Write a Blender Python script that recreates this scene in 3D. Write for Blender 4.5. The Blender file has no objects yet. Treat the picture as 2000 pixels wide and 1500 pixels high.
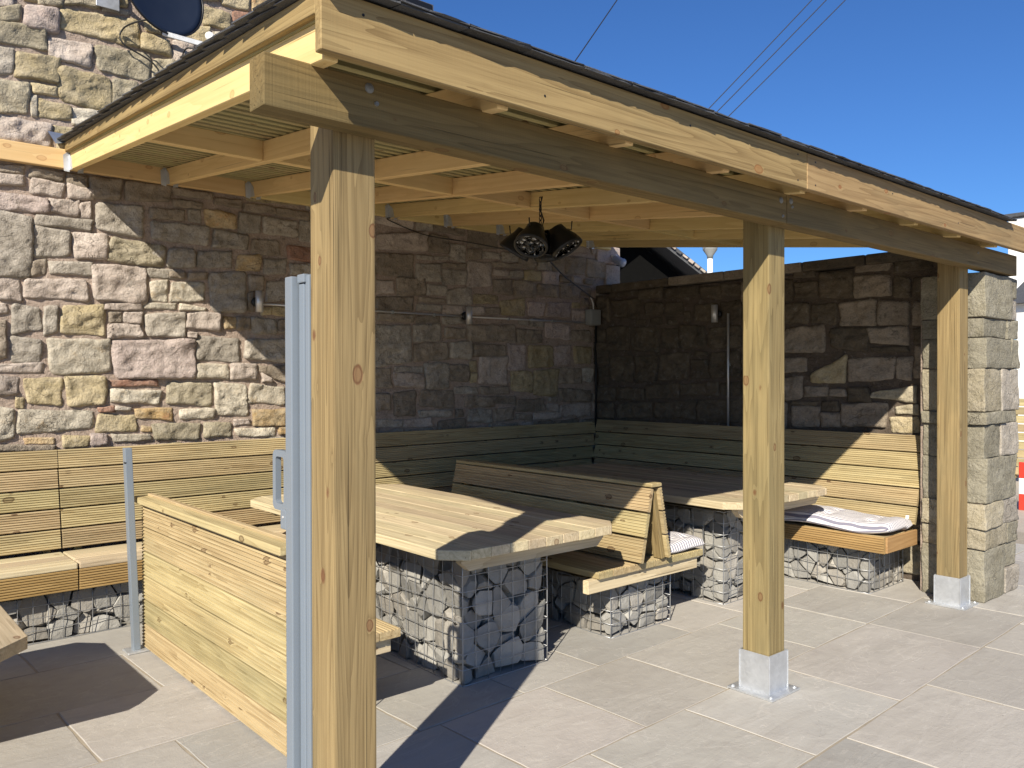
import bpy, bmesh, math, random
from mathutils import Vector, Matrix, noise
V = Vector
R = math.radians
random.seed(11)
S = bpy.context.scene
COL = S.collection

# ---------------------------------------------------------------- camera
def cam_axes(yaw, pitch, roll):
    f = V((math.cos(yaw)*math.cos(pitch), math.sin(yaw)*math.cos(pitch), math.sin(pitch)))
    r = V((math.sin(yaw), -math.cos(yaw), 0)); u = r.cross(f)
    return r*math.cos(roll)+u*math.sin(roll), u*math.cos(roll)-r*math.sin(roll), f
cr, cu, cf = cam_axes(R(49.05), R(-.44), R(-.1))
cam = bpy.data.cameras.new('camera'); camo = bpy.data.objects.new('camera', cam); COL.objects.link(camo)
M = Matrix((cr, cu, -cf)).transposed().to_4x4(); M.translation = V((0, 0, 1.6)); camo.matrix_world = M
cam.sensor_width = 36; cam.lens = 1600/2000*36; cam.clip_end = 3000; cam.clip_start = .05
S.camera = camo
# ---------------------------------------------------------------- sky and sun
LD = V((.842, .540, -.655)).normalized()          # direction the sunlight travels
w = bpy.data.worlds.new('World'); S.world = w; w.use_nodes = True
nt = w.node_tree; bg = nt.nodes['Background']
sky = nt.nodes.new('ShaderNodeTexSky'); sky.sky_type = 'NISHITA'; sky.sun_disc = False
sky.sun_elevation = math.asin(-LD.z); sky.sun_rotation = math.atan2(-LD.x, -LD.y)
sky.altitude = 0; sky.air_density = 1.0; sky.dust_density = .2; sky.ozone_density = 4.0
tint = nt.nodes.new('ShaderNodeMixRGB'); tint.blend_type = 'MULTIPLY'; tint.inputs[0].default_value = 1
tint.inputs[2].default_value = (.62, 1.03, 1.58, 1)                # deep clear-day blue over the whole dome
nt.links.new(sky.outputs[0], tint.inputs[1]); nt.links.new(tint.outputs[0], bg.inputs[0]); bg.inputs[1].default_value = .05
sl = bpy.data.lights.new('sun', 'SUN'); sl.energy = 5.0; sl.angle = R(.53); sl.color = (1, .915, .775)
slo = bpy.data.objects.new('sun', sl); COL.objects.link(slo)
slo.rotation_euler = LD.to_track_quat('-Z', 'Y').to_euler(); slo.location = (-6, -4, 8)
S.view_settings.view_transform = 'Standard'; S.view_settings.look = 'None'
S.view_settings.exposure = .62; S.view_settings.gamma = 1
S.render.engine = 'CYCLES'
S.cycles.max_bounces = 9; S.cycles.diffuse_bounces = 6

# ---------------------------------------------------------------- helpers
WM = {}
def mk(name, me, mat, parent=None, world=None, smooth=False):
    o = bpy.data.objects.new(name, me); COL.objects.link(o)
    if mat is not None and not me.materials:
        me.materials.append(mat)
    put(o, parent, world)
    if smooth:
        for p in me.polygons: p.use_smooth = True
    return o
def put(o, parent=None, world=None):
    world = world or Matrix()
    if parent is not None:
        o.parent = parent; o.matrix_parent_inverse = WM[parent.name].inverted()
    o.matrix_basis = world; WM[o.name] = world
    return o
def tag(o, label, cat=None, group=None, kind=None):
    o['label'] = label
    if cat: o['category'] = cat
    if group: o['group'] = group
    if kind: o['kind'] = kind
    return o
def thing(name, label, cat, loc, group=None):
    o = bpy.data.objects.new(name, None); COL.objects.link(o); o.empty_display_size = .1
    put(o, None, Matrix.Translation(V(loc)))
    return tag(o, label, cat, group)
def pydata(vs, fs, name='m'):
    me = bpy.data.meshes.new(name); me.from_pydata([tuple(v) for v in vs], [], fs); me.update()
    return me
def frame(a, b, wdir):
    """matrix whose X runs from a to b, Z along wdir; origin in the middle"""
    a, b = V(a), V(b); x = (b-a); L = x.length; x.normalize()
    z = V(wdir); z = (z-x*z.dot(x)).normalized(); y = z.cross(x)
    m = Matrix((x, y, z)).transposed().to_4x4(); m.translation = (a+b)/2
    return m, L
def bevel_box(sx, sy, sz, bev=.003, seg=1):
    bm = bmesh.new(); bmesh.ops.create_cube(bm, size=1)
    for v in bm.verts: v.co = V((v.co.x*sx, v.co.y*sy, v.co.z*sz))
    if bev: bmesh.ops.bevel(bm, geom=bm.edges[:], offset=min(bev, .45*min(sx, sy, sz)), segments=seg, affect='EDGES', profile=.6)
    me = bpy.data.meshes.new('box'); bm.to_mesh(me); bm.free(); return me
def board(name, a, b, wdir, width, thick, mat, parent, bev=.003, seg=1):
    m, L = frame(a, b, wdir)
    return mk(name, bevel_box(L, thick, width, bev, seg), mat, parent, m)
def box(name, x0, x1, y0, y1, z0, z1, mat, parent, bev=.003, seg=1):
    me = bevel_box(x1-x0, y1-y0, z1-z0, bev, seg)
    return mk(name, me, mat, parent, Matrix.Translation(V(((x0+x1)/2, (y0+y1)/2, (z0+z1)/2))))
def extrude_profile(prof, L, cham=0.0):
    """prof: closed list of (y,z), extruded along X with length L"""
    n = len(prof); vs = []; fs = []
    for x in (-L/2, L/2):
        for p in prof: vs.append((x, p[0], p[1]))
    for i in range(n): j = (i+1) % n; fs.append((i, j, n+j, n+i))
    fs.append(tuple(range(n-1, -1, -1))); fs.append(tuple(range(n, 2*n)))
    me = pydata(vs, fs); bm = bmesh.new(); bm.from_mesh(me); bmesh.ops.recalc_face_normals(bm, faces=bm.faces[:]); bm.to_mesh(me); bm.free()
    return me
def deck_profile(wd, th, side, n=7, dep=.0065):
    """ribbed decking: grooves on the face whose outward normal is side*Y"""
    pr = []; e = .007; pitch = (wd-2*e)/n; z = -wd/2
    y1 = th/2
    pr.append((y1-.004, z)); pr.append((y1, z+.003))
    z += e
    for i in range(n):
        g = pitch*.55
        a = z+pitch*.22
        pr += [(y1, a), (y1-dep, a+g*.25), (y1-dep, a+g*.75), (y1, a+g)]
        z += pitch
    pr.append((y1, wd/2-.003)); pr.append((y1-.004, wd/2))
    pr += [(-y1+.003, wd/2), (-y1, wd/2-.003), (-y1, -wd/2+.003), (-y1+.003, -wd/2)]
    if side < 0: pr = [(-y, z) for y, z in pr][::-1]
    return pr
def deck(name, a, b, wdir, width, thick, mat, parent, out, n=7, dep=.0065):
    m, L = frame(a, b, wdir)
    side = 1 if m.to_3x3().col[1].dot(V(out)) > 0 else -1
    return mk(name, extrude_profile(deck_profile(width, thick, side, n, dep), L), mat, parent, m)
def tube_data(pts, r, n=6, vs=None, fs=None, cap=True):
    vs = [] if vs is None else vs; fs = [] if fs is None else fs
    pts = [V(p) for p in pts]; b0 = len(vs)
    up = V((0, 0, 1))
    for i, p in enumerate(pts):
        t = (pts[min(i+1, len(pts)-1)]-pts[max(i-1, 0)]).normalized()
        s = t.cross(up)
        if s.length < .05: s = t.cross(V((1, 0, 0)))
        s.normalize(); q = t.cross(s)
        rr = r[i] if isinstance(r, (list, tuple)) else r
        for k in range(n):
            a = 2*math.pi*k/n; vs.append(p+(s*math.cos(a)+q*math.sin(a))*rr)
    for i in range(len(pts)-1):
        for k in range(n):
            k2 = (k+1) % n; fs.append((b0+i*n+k, b0+i*n+k2, b0+(i+1)*n+k2, b0+(i+1)*n+k))
    if cap:
        fs.append(tuple(b0+k for k in range(n-1, -1, -1))); e = b0+(len(pts)-1)*n; fs.append(tuple(e+k for k in range(n)))
    return vs, fs
def smooth_path(pts, n=6):
    P = [V(p) for p in pts]; out = []
    for i in range(len(P)-1):
        p0, p1, p2, p3 = P[max(i-1, 0)], P[i], P[i+1], P[min(i+2, len(P)-1)]
        for k in range(n):
            t = k/n; out.append(.5*((2*p1)+(p2-p0)*t+(2*p0-5*p1+4*p2-p3)*t*t+(3*p1-p0-3*p2+p3)*t**3))
    return out+[P[-1]]
def tube(name, pts, r, mat, parent=None, n=6, smooth=True):
    vs, fs = tube_data(pts, r, n)
    me = pydata(vs, fs); fixn(me)
    return mk(name, me, mat, parent, None, smooth)
def fixn(me):
    bm = bmesh.new(); bm.from_mesh(me); bmesh.ops.recalc_face_normals(bm, faces=bm.faces[:]); bm.to_mesh(me); bm.free()
def lathe(prof, n=24, caps=True):
    """prof list of (r,z) -> mesh round Z"""
    vs = []; fs = []
    for r, z in prof:
        for k in range(n):
            a = 2*math.pi*k/n; vs.append((r*math.cos(a), r*math.sin(a), z))
    for i in range(len(prof)-1):
        for k in range(n):
            k2 = (k+1) % n; fs.append((i*n+k, i*n+k2, (i+1)*n+k2, (i+1)*n+k))
    if caps: fs.append(tuple(range(n-1, -1, -1))); e = (len(prof)-1)*n; fs.append(tuple(range(e, e+n)))
    me = pydata(vs, fs); fixn(me); return me
def prism(poly, z0, z1, bev=0.0):
    """poly list (x,y), extruded in z, optional bevel"""
    bm = bmesh.new(); vs = [bm.verts.new((p[0], p[1], z0)) for p in poly]; f = bm.faces.new(vs)
    r = bmesh.ops.extrude_face_region(bm, geom=[f])
    for v in r['geom']:
        if isinstance(v, bmesh.types.BMVert): v.co.z = z1
    bmesh.ops.recalc_face_normals(bm, faces=bm.faces[:])
    if bev: bmesh.ops.bevel(bm, geom=bm.edges[:], offset=bev, segments=2, affect='EDGES', profile=.6, clamp_overlap=True)
    me = bpy.data.meshes.new('p'); bm.to_mesh(me); bm.free(); return me

# ---------------------------------------------------------------- materials
def newmat(name):
    m = bpy.data.materials.new(name); m.use_nodes = True; t = m.node_tree
    return m, t, t.nodes['Principled BSDF']
class NB:
    def __init__(s, t): s.t = t
    def n(s, ty, **kw):
        x = s.t.nodes.new('ShaderNode'+ty)
        for k, v in kw.items():
            if k.startswith('i_'): x.inputs[int(k[2:])].default_value = v
            else: setattr(x, k, v)
        return x
    def l(s, a, b): s.t.links.new(a, b)
    def math(s, op, a, b=None, c=None, clamp=False):
        x = s.n('Math', operation=op); x.use_clamp = clamp
        for i, v in enumerate((a, b, c)):
            if v is None: continue
            if isinstance(v, (int, float)): x.inputs[i].default_value = v
            else: s.l(v, x.inputs[i])
        return x.outputs[0]
    def vscale(s, vec, sc, add=None):
        x = s.n('VectorMath', operation='MULTIPLY'); s.l(vec, x.inputs[0]); x.inputs[1].default_value = sc
        o = x.outputs[0]
        if add is not None:
            y = s.n('VectorMath', operation='ADD'); s.l(o, y.inputs[0]); s.l(add, y.inputs[1]); o = y.outputs[0]
        return o
    def noise(s, vec, scale, detail=3, rough=.55, dist=0.0):
        x = s.n('TexNoise'); x.inputs['Scale'].default_value = scale; x.inputs['Detail'].default_value = detail
        x.inputs['Roughness'].default_value = rough; x.inputs['Distortion'].default_value = dist
        s.l(vec, x.inputs['Vector']); return x.outputs['Fac']
    def ramp(s, fac, stops):
        x = s.n('ValToRGB'); s.l(fac, x.inputs[0]); e = x.color_ramp.elements
        while len(e) < len(stops): e.new(.5)
        for q, (p, c) in zip(e, stops):
            q.position = p; q.color = (*c, 1) if len(c) == 3 else c
        return x.outputs[0]
    def mix(s, fac, a, b, mode='MIX'):
        x = s.n('MixRGB', blend_type=mode)
        for i, v in enumerate((fac, a, b)):
            if isinstance(v, (int, float)): x.inputs[i].default_value = v
            elif isinstance(v, tuple): x.inputs[i].default_value = (*v, 1)
            else: s.l(v, x.inputs[i])
        return x.outputs[0]
    def bump(s, h, dist, strength=1.0, normal=None):
        x = s.n('Bump'); x.inputs['Strength'].default_value = strength; x.inputs['Distance'].default_value = dist
        s.l(h, x.inputs['Height'])
        if normal is not None: s.l(normal, x.inputs['Normal'])
        return x.outputs[0]
def obj_coords(b, spread=(37., 17., 11.)):
    tc = b.n('TexCoord').outputs['Object']; rnd = b.n('ObjectInfo').outputs['Random']
    cx = b.n('CombineXYZ')
    for i in range(3): b.l(b.math('MULTIPLY', rnd, spread[i]), cx.inputs[i])
    ad = b.n('VectorMath', operation='ADD'); b.l(tc, ad.inputs[0]); b.l(cx.outputs[0], ad.inputs[1])
    return ad.outputs[0], rnd, tc
def wood(name, light, dark, knot=(.13, .065, .028), ring=9.0, tint=None, rough=.72, knots=1.0, bumpd=.0012, var=.16, stain=.35, streak=1.0, saw=0.0):
    m, t, p = newmat(name); b = NB(t); v, rnd, tc = obj_coords(b)
    # knots: small round spots with a dark rim, only in some cells
    vo = b.n('TexVoronoi', feature='F1'); vo.inputs['Scale'].default_value = 1.0
    wv = b.n('VectorMath', operation='ADD'); b.l(b.vscale(v, (5.5, 9.5, 9.5)), wv.inputs[0])
    nz = b.n('TexNoise'); nz.inputs['Scale'].default_value = 45; b.l(v, nz.inputs['Vector']); b.l(b.vscale(nz.outputs['Color'], (.05, .05, .05)), wv.inputs[1])
    b.l(wv.outputs[0], vo.inputs['Vector'])
    kd = vo.outputs['Distance']; sc_ = b.n('SeparateColor'); b.l(vo.outputs['Color'], sc_.inputs[0])
    pick = b.math('GREATER_THAN', sc_.outputs[0], .3)
    size = b.math('ADD', .075, b.math('MULTIPLY', sc_.outputs[1], .11))
    kr = b.math('DIVIDE', kd, size)                                  # 1 at the rim
    core = b.math('MULTIPLY', b.math('SUBTRACT', 1.15, kr), 4., clamp=True)
    rim = b.math('SUBTRACT', 1, b.math('MULTIPLY', b.math('ABSOLUTE', b.math('SUBTRACT', kr, .92)), 4.5), clamp=True)
    core = b.math('MULTIPLY', b.math('MULTIPLY', core, pick), knots); rim = b.math('MULTIPLY', b.math('MULTIPLY', rim, pick), knots)
    swirl = b.math('MULTIPLY', b.math('SUBTRACT', 1, b.math('DIVIDE', kd, .34), clamp=True), pick)
    # cathedral grain : contour lines of long noise, bent round the knots
    n1 = b.noise(b.vscale(v, (.30, 7.5, 7.5)), 1.0, 2, .45, .1)
    n1 = b.math('ADD', n1, b.math('MULTIPLY', b.math('POWER', swirl, 2.0), .07))
    rg = b.math('POWER', b.math('FRACT', b.math('MULTIPLY', n1, ring*2.0)), 2.2)
    n2 = b.noise(b.vscale(v, (.9, 46., 46.)), 1.0, 4, .72)
    n3 = b.noise(b.vscale(v, (3.5, 190., 190.)), 1.0, 2, .6)
    st2 = b.math('MULTIPLY', b.math('SUBTRACT', n2, .40), 2.3*streak, clamp=True)
    g = b.math('ADD', b.math('MULTIPLY', rg, .42), b.math('MULTIPLY', st2, .78))
    g = b.math('ADD', g, b.math('MULTIPLY', b.math('SUBTRACT', n3, .5), .35), clamp=True)
    col = b.mix(g, light, dark)
    st = b.noise(b.vscale(v, (.9, 4.2, 4.2)), 1.0, 4, .65)
    st = b.math('MULTIPLY', b.math('SUBTRACT', st, .46), 4., clamp=True)
    tn = tint or tuple(c*.72 for c in dark)
    col = b.mix(b.math('MULTIPLY', st, stain), col, tn)
    pale = b.math('MULTIPLY', b.math('SUBTRACT', b.noise(b.vscale(v, (2.2, 13., 13.)), 1., 3), .56), 5., clamp=True)
    col = b.mix(b.math('MULTIPLY', pale, .4), col, tuple(min(1, c*1.25) for c in light))
    col = b.mix(b.math('MULTIPLY', core, .55), col, tuple(c*1.35 for c in knot))
    col = b.mix(b.math('MULTIPLY', rim, .8), col, knot)
    # short dark checks along the grain
    ck = b.math('MULTIPLY', b.math('SUBTRACT', b.noise(b.vscale(v, (1.1, 95., 95.)), 1., 1), .69), 16., clamp=True)
    col = b.mix(b.math('MULTIPLY', ck, .6), col, tuple(c*.32 for c in dark))
    br = b.math('ADD', 1-var/2, b.math('MULTIPLY', rnd, var))
    hsv = b.n('HueSaturation'); b.l(col, hsv.inputs['Color']); b.l(br, hsv.inputs['Value'])
    b.l(b.math('ADD', .488, b.math('MULTIPLY', b.math('FRACT', b.math('MULTIPLY', rnd, 7.31)), .022)), hsv.inputs['Hue'])
    b.l(hsv.outputs[0], p.inputs['Base Color'])
    p.inputs['Roughness'].default_value = rough; p.inputs['Specular IOR Level'].default_value = .22
    h = b.math('SUBTRACT', b.math('MULTIPLY', n3, .6), b.math('ADD', b.math('MULTIPLY', g, .7), b.math('ADD', b.math('MULTIPLY', rim, .6), b.math('MULTIPLY', ck, .8))))
    if saw: h = b.math('ADD', h, b.math('MULTIPLY', b.noise(b.vscale(v, (170., 2., 2.)), 1., 2), saw))
    b.l(b.bump(h, bumpd, .9), p.inputs['Normal'])
    return m
def plain(name, col, rough=.6, metal=0.0, nscale=0, namp=.2, bump=0.0, spec=.5):
    m, t, p = newmat(name); b = NB(t)
    p.inputs['Roughness'].default_value = rough; p.inputs['Metallic'].default_value = metal; p.inputs['Specular IOR Level'].default_value = spec
    if nscale:
        tc = b.n('TexCoord').outputs['Object']; n = b.noise(tc, nscale, 4, .6)
        c = b.mix(n, tuple(x*(1-namp) for x in col), tuple(min(1, x*(1+namp)) for x in col)); b.l(c, p.inputs['Base Color'])
        b.l(b.math('ADD', rough-.12, b.math('MULTIPLY', n, .24)), p.inputs['Roughness'])
        if bump: b.l(b.bump(n, bump, .7), p.inputs['Normal'])
    else: p.inputs['Base Color'].default_value = (*col, 1)
    return m
def stone_mat(name, a, c, spot=None, spotamt=.5):
    m, t, p = newmat(name); b = NB(t)
    geo = b.n('NewGeometry').outputs['Position']; rnd = b.n('ObjectInfo').outputs['Random']
    cx = b.n('CombineXYZ'); b.l(b.math('MULTIPLY', rnd, 40.), cx.inputs[0]); b.l(b.math('MULTIPLY', rnd, 23.), cx.inputs[1])
    ad = b.n('VectorMath', operation='ADD'); b.l(geo, ad.inputs[0]); b.l(cx.outputs[0], ad.inputs[1]); v = ad.outputs[0]
    n1 = b.noise(b.vscale(v, (1, 1, 1.9)), 6., 6, .68, .4); n2 = b.noise(v, 70., 3, .7); n3 = b.noise(v, 17., 5, .72, .3)
    f = b.math('MULTIPLY', b.math('SUBTRACT', n1, .33), 3.0, clamp=True)
    col = b.mix(f, a, c)
    if spot:
        sm = b.math('MULTIPLY', b.math('SUBTRACT', n3, .52), 6., clamp=True)
        sm2 = b.math('MULTIPLY', b.math('SUBTRACT', b.noise(v, 4., 2), .42), 5., clamp=True)
        col = b.mix(b.math('MULTIPLY', b.math('MULTIPLY', sm, sm2), spotamt), col, spot)
    # lichen and soot specks
    lk = b.math('MULTIPLY', b.math('SUBTRACT', b.noise(v, 22., 6, .78), .545), 8., clamp=True)
    col = b.mix(b.math('MULTIPLY', lk, .55), col, (.075, .068, .058))
    col = b.mix(b.math('MULTIPLY', b.math('SUBTRACT', n2, .4), .9, clamp=True), col, (.05, .045, .04), 'MIX')
    pl = b.math('MULTIPLY', b.math('SUBTRACT', n3, .56), 5., clamp=True)
    col = b.mix(b.math('MULTIPLY', pl, .3), col, (.50, .46, .40))
    cr_ = b.math('ABSOLUTE', b.math('SUBTRACT', b.noise(b.vscale(v, (1, 1, 1.6)), 4.5, 3, .6, .3), .5))
    cr_ = b.math('MULTIPLY', b.math('SUBTRACT', 1, b.math('DIVIDE', cr_, .010), clamp=True), b.math('MULTIPLY', b.math('SUBTRACT', b.noise(v, 3., 2), .5), 6., clamp=True))
    col = b.mix(b.math('MULTIPLY', cr_, .5), col, (.07, .058, .045))
    hsv = b.n('HueSaturation'); b.l(col, hsv.inputs['Color']); b.l(b.math('ADD', .86, b.math('MULTIPLY', rnd, .3)), hsv.inputs['Value'])
    b.l(hsv.outputs[0], p.inputs['Base Color']); p.inputs['Roughness'].default_value = .9; p.inputs['Specular IOR Level'].default_value = .15
    h = b.math('SUBTRACT', b.math('ADD', b.math('MULTIPLY', n3, .8), b.math('MULTIPLY', n2, .26)), b.math('MULTIPLY', cr_, .25))
    b.l(b.bump(h, .024, 1.0), p.inputs['Normal'])
    return m
STONE = dict(
    g=stone_mat('stone_grey', (.31, .275, .225), (.47, .425, .36), (.19, .17, .14)),
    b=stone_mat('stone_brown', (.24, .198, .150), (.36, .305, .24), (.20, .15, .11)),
    p=stone_mat('stone_pinkish', (.39, .325, .275), (.53, .46, .40), (.30, .27, .23)),
    k=stone_mat('stone_mauve', (.40, .325, .29), (.52, .44, .395), (.43, .37, .30)),
    y=stone_mat('stone_ochre', (.38, .31, .175), (.50, .425, .285), (.36, .25, .10)),
    v=stone_mat('stone_olive', (.32, .278, .19), (.44, .39, .29), (.22, .20, .145)),
    w=stone_mat('stone_cream', (.44, .39, .305), (.58, .53, .43), (.42, .28, .12), .7),
    o=stone_mat('stone_orange', (.43, .29, .13), (.52, .43, .29), (.50, .21, .045), .9),
    m=stone_mat('stone_weathered', (.215, .195, .142), (.33, .305, .235), (.14, .13, .10), .7),
    d=stone_mat('stone_damp_shade', (.085, .069, .050), (.165, .135, .096), (.045, .038, .03), .9),  # darker copy, damp staining and wall shade both in its colour
    r=stone_mat('stone_red', (.30, .15, .10), (.37, .24, .18), (.25, .12, .08)))
SK = list(STONE)
MORTAR = stone_mat('lime_mortar', (.33, .258, .208), (.43, .345, .285))
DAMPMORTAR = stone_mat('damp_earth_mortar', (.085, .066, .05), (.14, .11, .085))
W_POST = wood('timber_treated', (.305, .238, .108), (.118, .084, .034), ring=11, tint=(.150, .130, .066), stain=.5, streak=1.1, knots=1.0)
W_BEAM = wood('timber_sawn_grey', (.225, .152, .066), (.105, .068, .028), ring=7, tint=(.120, .098, .050), knots=.8, stain=.5, bumpd=.002, saw=.6)
W_FASC = wood('timber_fascia', (.36, .26, .120), (.155, .098, .040), ring=9, tint=(.19, .160, .082), knot=(.22, .10, .035), stain=.5, saw=.4)
W_RAFT = wood('timber_planed', (.71, .535, .255), (.57, .395, .16), ring=5, tint=(.53, .36, .16), knot=(.26, .12, .04), knots=.45, var=.1, stain=.25, bumpd=.0004, streak=.6)
W_BATT = wood('timber_batten', (.40, .35, .18), (.30, .25, .12), ring=6, stain=.2)
W_DECK = wood('timber_decking', (.48, .39, .215), (.225, .158, .070), ring=7, tint=(.235, .205, .115), knot=(.10, .06, .028), var=.22, stain=.55, bumpd=.0008)
W_APRON = wood('timber_apron', (.41, .275, .115), (.25, .150, .052), ring=7, tint=(.26, .175, .08), var=.12)
W_TABLE = wood('timber_tabletop', (.62, .525, .345), (.345, .268, .152), ring=8, tint=(.33, .29, .20), var=.3, knots=.8, stain=.6)
def galv():
    m, t, p = newmat('galvanised_steel'); b = NB(t); tc = b.n('TexCoord').outputs['Object']
    n = b.noise(tc, 14., 4, .65); vo = b.n('TexVoronoi'); vo.inputs['Scale'].default_value = 60; b.l(tc, vo.inputs['Vector'])
    f = b.math('ADD', b.math('MULTIPLY', n, .7), b.math('MULTIPLY', vo.outputs['Color'], .3))
    b.l(b.ramp(f, [(.3, (.56, .58, .60)), (.8, (.70, .72, .74))]), p.inputs['Base Color'])
    p.inputs['Metallic'].default_value = .75; b.l(b.math('ADD', .38, b.math('MULTIPLY', n, .22)), p.inputs['Roughness'])
    return m
GALV = galv()
WIRE = plain('gabion_wire', (.40, .41, .42), .42, .7)
ALU = plain('grey_powder_coat', (.20, .235, .275), .38, .1, 5, .04)
STEEL = plain('brushed_steel', (.62, .61, .59), .4, .55)
BLACK = plain('black_metal', (.012, .012, .013), .38, .2)
RUBBER = plain('black_cable', (.012, .012, .012), .6)
WHITEP = plain('white_paint', (.78, .77, .74), .7, 0, 2, .06, .002)
PLASTIC = plain('grey_plastic', (.26, .27, .26), .5)
MEMBR = plain('roof_membrane', (.018, .018, .016), .85)
LEAD = plain('lead_flashing', (.45, .48, .52), .35, .8, 6, .2)
def slate_mat(name, a, c):
    m, t, p = newmat(name); b = NB(t); v, rnd, tc = obj_coords(b)
    n = b.noise(v, 9., 6, .7); n2 = b.noise(v, 60., 3, .6)
    col = b.mix(n, a, c); hsv = b.n('HueSaturation'); b.l(col, hsv.inputs['Color']); b.l(b.math('ADD', .75, b.math('MULTIPLY', rnd, .5)), hsv.inputs['Value'])
    b.l(hsv.outputs[0], p.inputs['Base Color']); p.inputs['Roughness'].default_value = .68
    b.l(b.bump(b.math('ADD', n, b.math('MULTIPLY', n2, .3)), .012, 1.0), p.inputs['Normal']); return m
SLATE = slate_mat('roof_slate', (.035, .038, .044), (.085, .088, .095))
GROCK = [slate_mat('gabion_rock_%s' % n, a, c) for n, a, c in (('blue_grey', (.15, .148, .138), (.33, .322, .298)), ('grey', (.18, .176, .162), (.37, .358, .325)), ('warm_grey', (.195, .183, .16), (.38, .356, .315)))]
def paving_mat():
    m, t, p = newmat('riven_sandstone'); b = NB(t); v, rnd, tc = obj_coords(b)
    n1 = b.noise(v, 1.6, 4, .6, .6); n2 = b.noise(v, 9., 5, .65, .3); n3 = b.noise(v, 120., 2, .6)
    st = b.noise(b.vscale(v, (1.2, 5.5, 1)), 1.3, 4, .6, .7)
    base = b.ramp(rnd, [(0, (.40, .385, .35)), (.3, (.445, .415, .375)), (.55, (.40, .39, .35)), (.8, (.43, .395, .36)), (1, (.385, .38, .352))])
    col = b.mix(b.math('MULTIPLY', b.math('SUBTRACT', n1, .4), 1.6, clamp=True), base, (.48, .455, .41))
    col = b.mix(b.math('MULTIPLY', b.math('SUBTRACT', st, .5), 2.4, clamp=True), col, (.35, .33, .30))
    ln = b.math('ABSOLUTE', b.math('SUBTRACT', b.noise(b.vscale(v, (.8, 1.5, 1)), 1.9, 4, .6, .8), .5))
    ln = b.math('SUBTRACT', 1, b.math('DIVIDE', ln, .012), clamp=True)
    col = b.mix(b.math('MULTIPLY', ln, .4), col, (.56, .53, .48))
    col = b.mix(b.math('MULTIPLY', b.math('SUBTRACT', n2, .52), 2.0, clamp=True), col, (.33, .305, .28))
    col = b.mix(b.math('MULTIPLY', b.math('GREATER_THAN', b.noise(v, 48., 2), .74), .5), col, (.2, .18, .16))
    hs = b.n('HueSaturation'); b.l(col, hs.inputs['Color']); b.l(b.math('ADD', .82, b.math('MULTIPLY', b.math('FRACT', b.math('MULTIPLY', rnd, 13.7)), .2)), hs.inputs['Value'])
    col = b.mix(b.math('MULTIPLY', b.math('SUBTRACT', b.noise(b.n('NewGeometry').outputs['Position'], 1.1, 4, .65), .5), 1.6, clamp=True), hs.outputs[0], (.27, .245, .215))
    b.l(col, p.inputs['Base Color']); p.inputs['Roughness'].default_value = .82; p.inputs['Specular IOR Level'].default_value = .25
    terr = b.math('DIVIDE', b.math('FLOOR', b.math('MULTIPLY', b.noise(b.vscale(v, (.8, 1.5, 1)), 1.9, 4, .6, .8), 6)), 6)
    h = b.math('ADD', b.math('MULTIPLY', st, .5), b.math('ADD', b.math('MULTIPLY', n2, .35), b.math('ADD', b.math('MULTIPLY', n3, .06), b.math('MULTIPLY', terr, .5))))
    b.l(b.bump(h, .014, .9), p.inputs['Normal']); return m
PAVE = paving_mat()
GROUT = plain('buff_grout', (.31, .27, .21), .9, 0, 9, .35, .004)
DULL = plain('dull_zinc', (.22, .22, .21), .6, .5)
HOUSE_N=242
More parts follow.
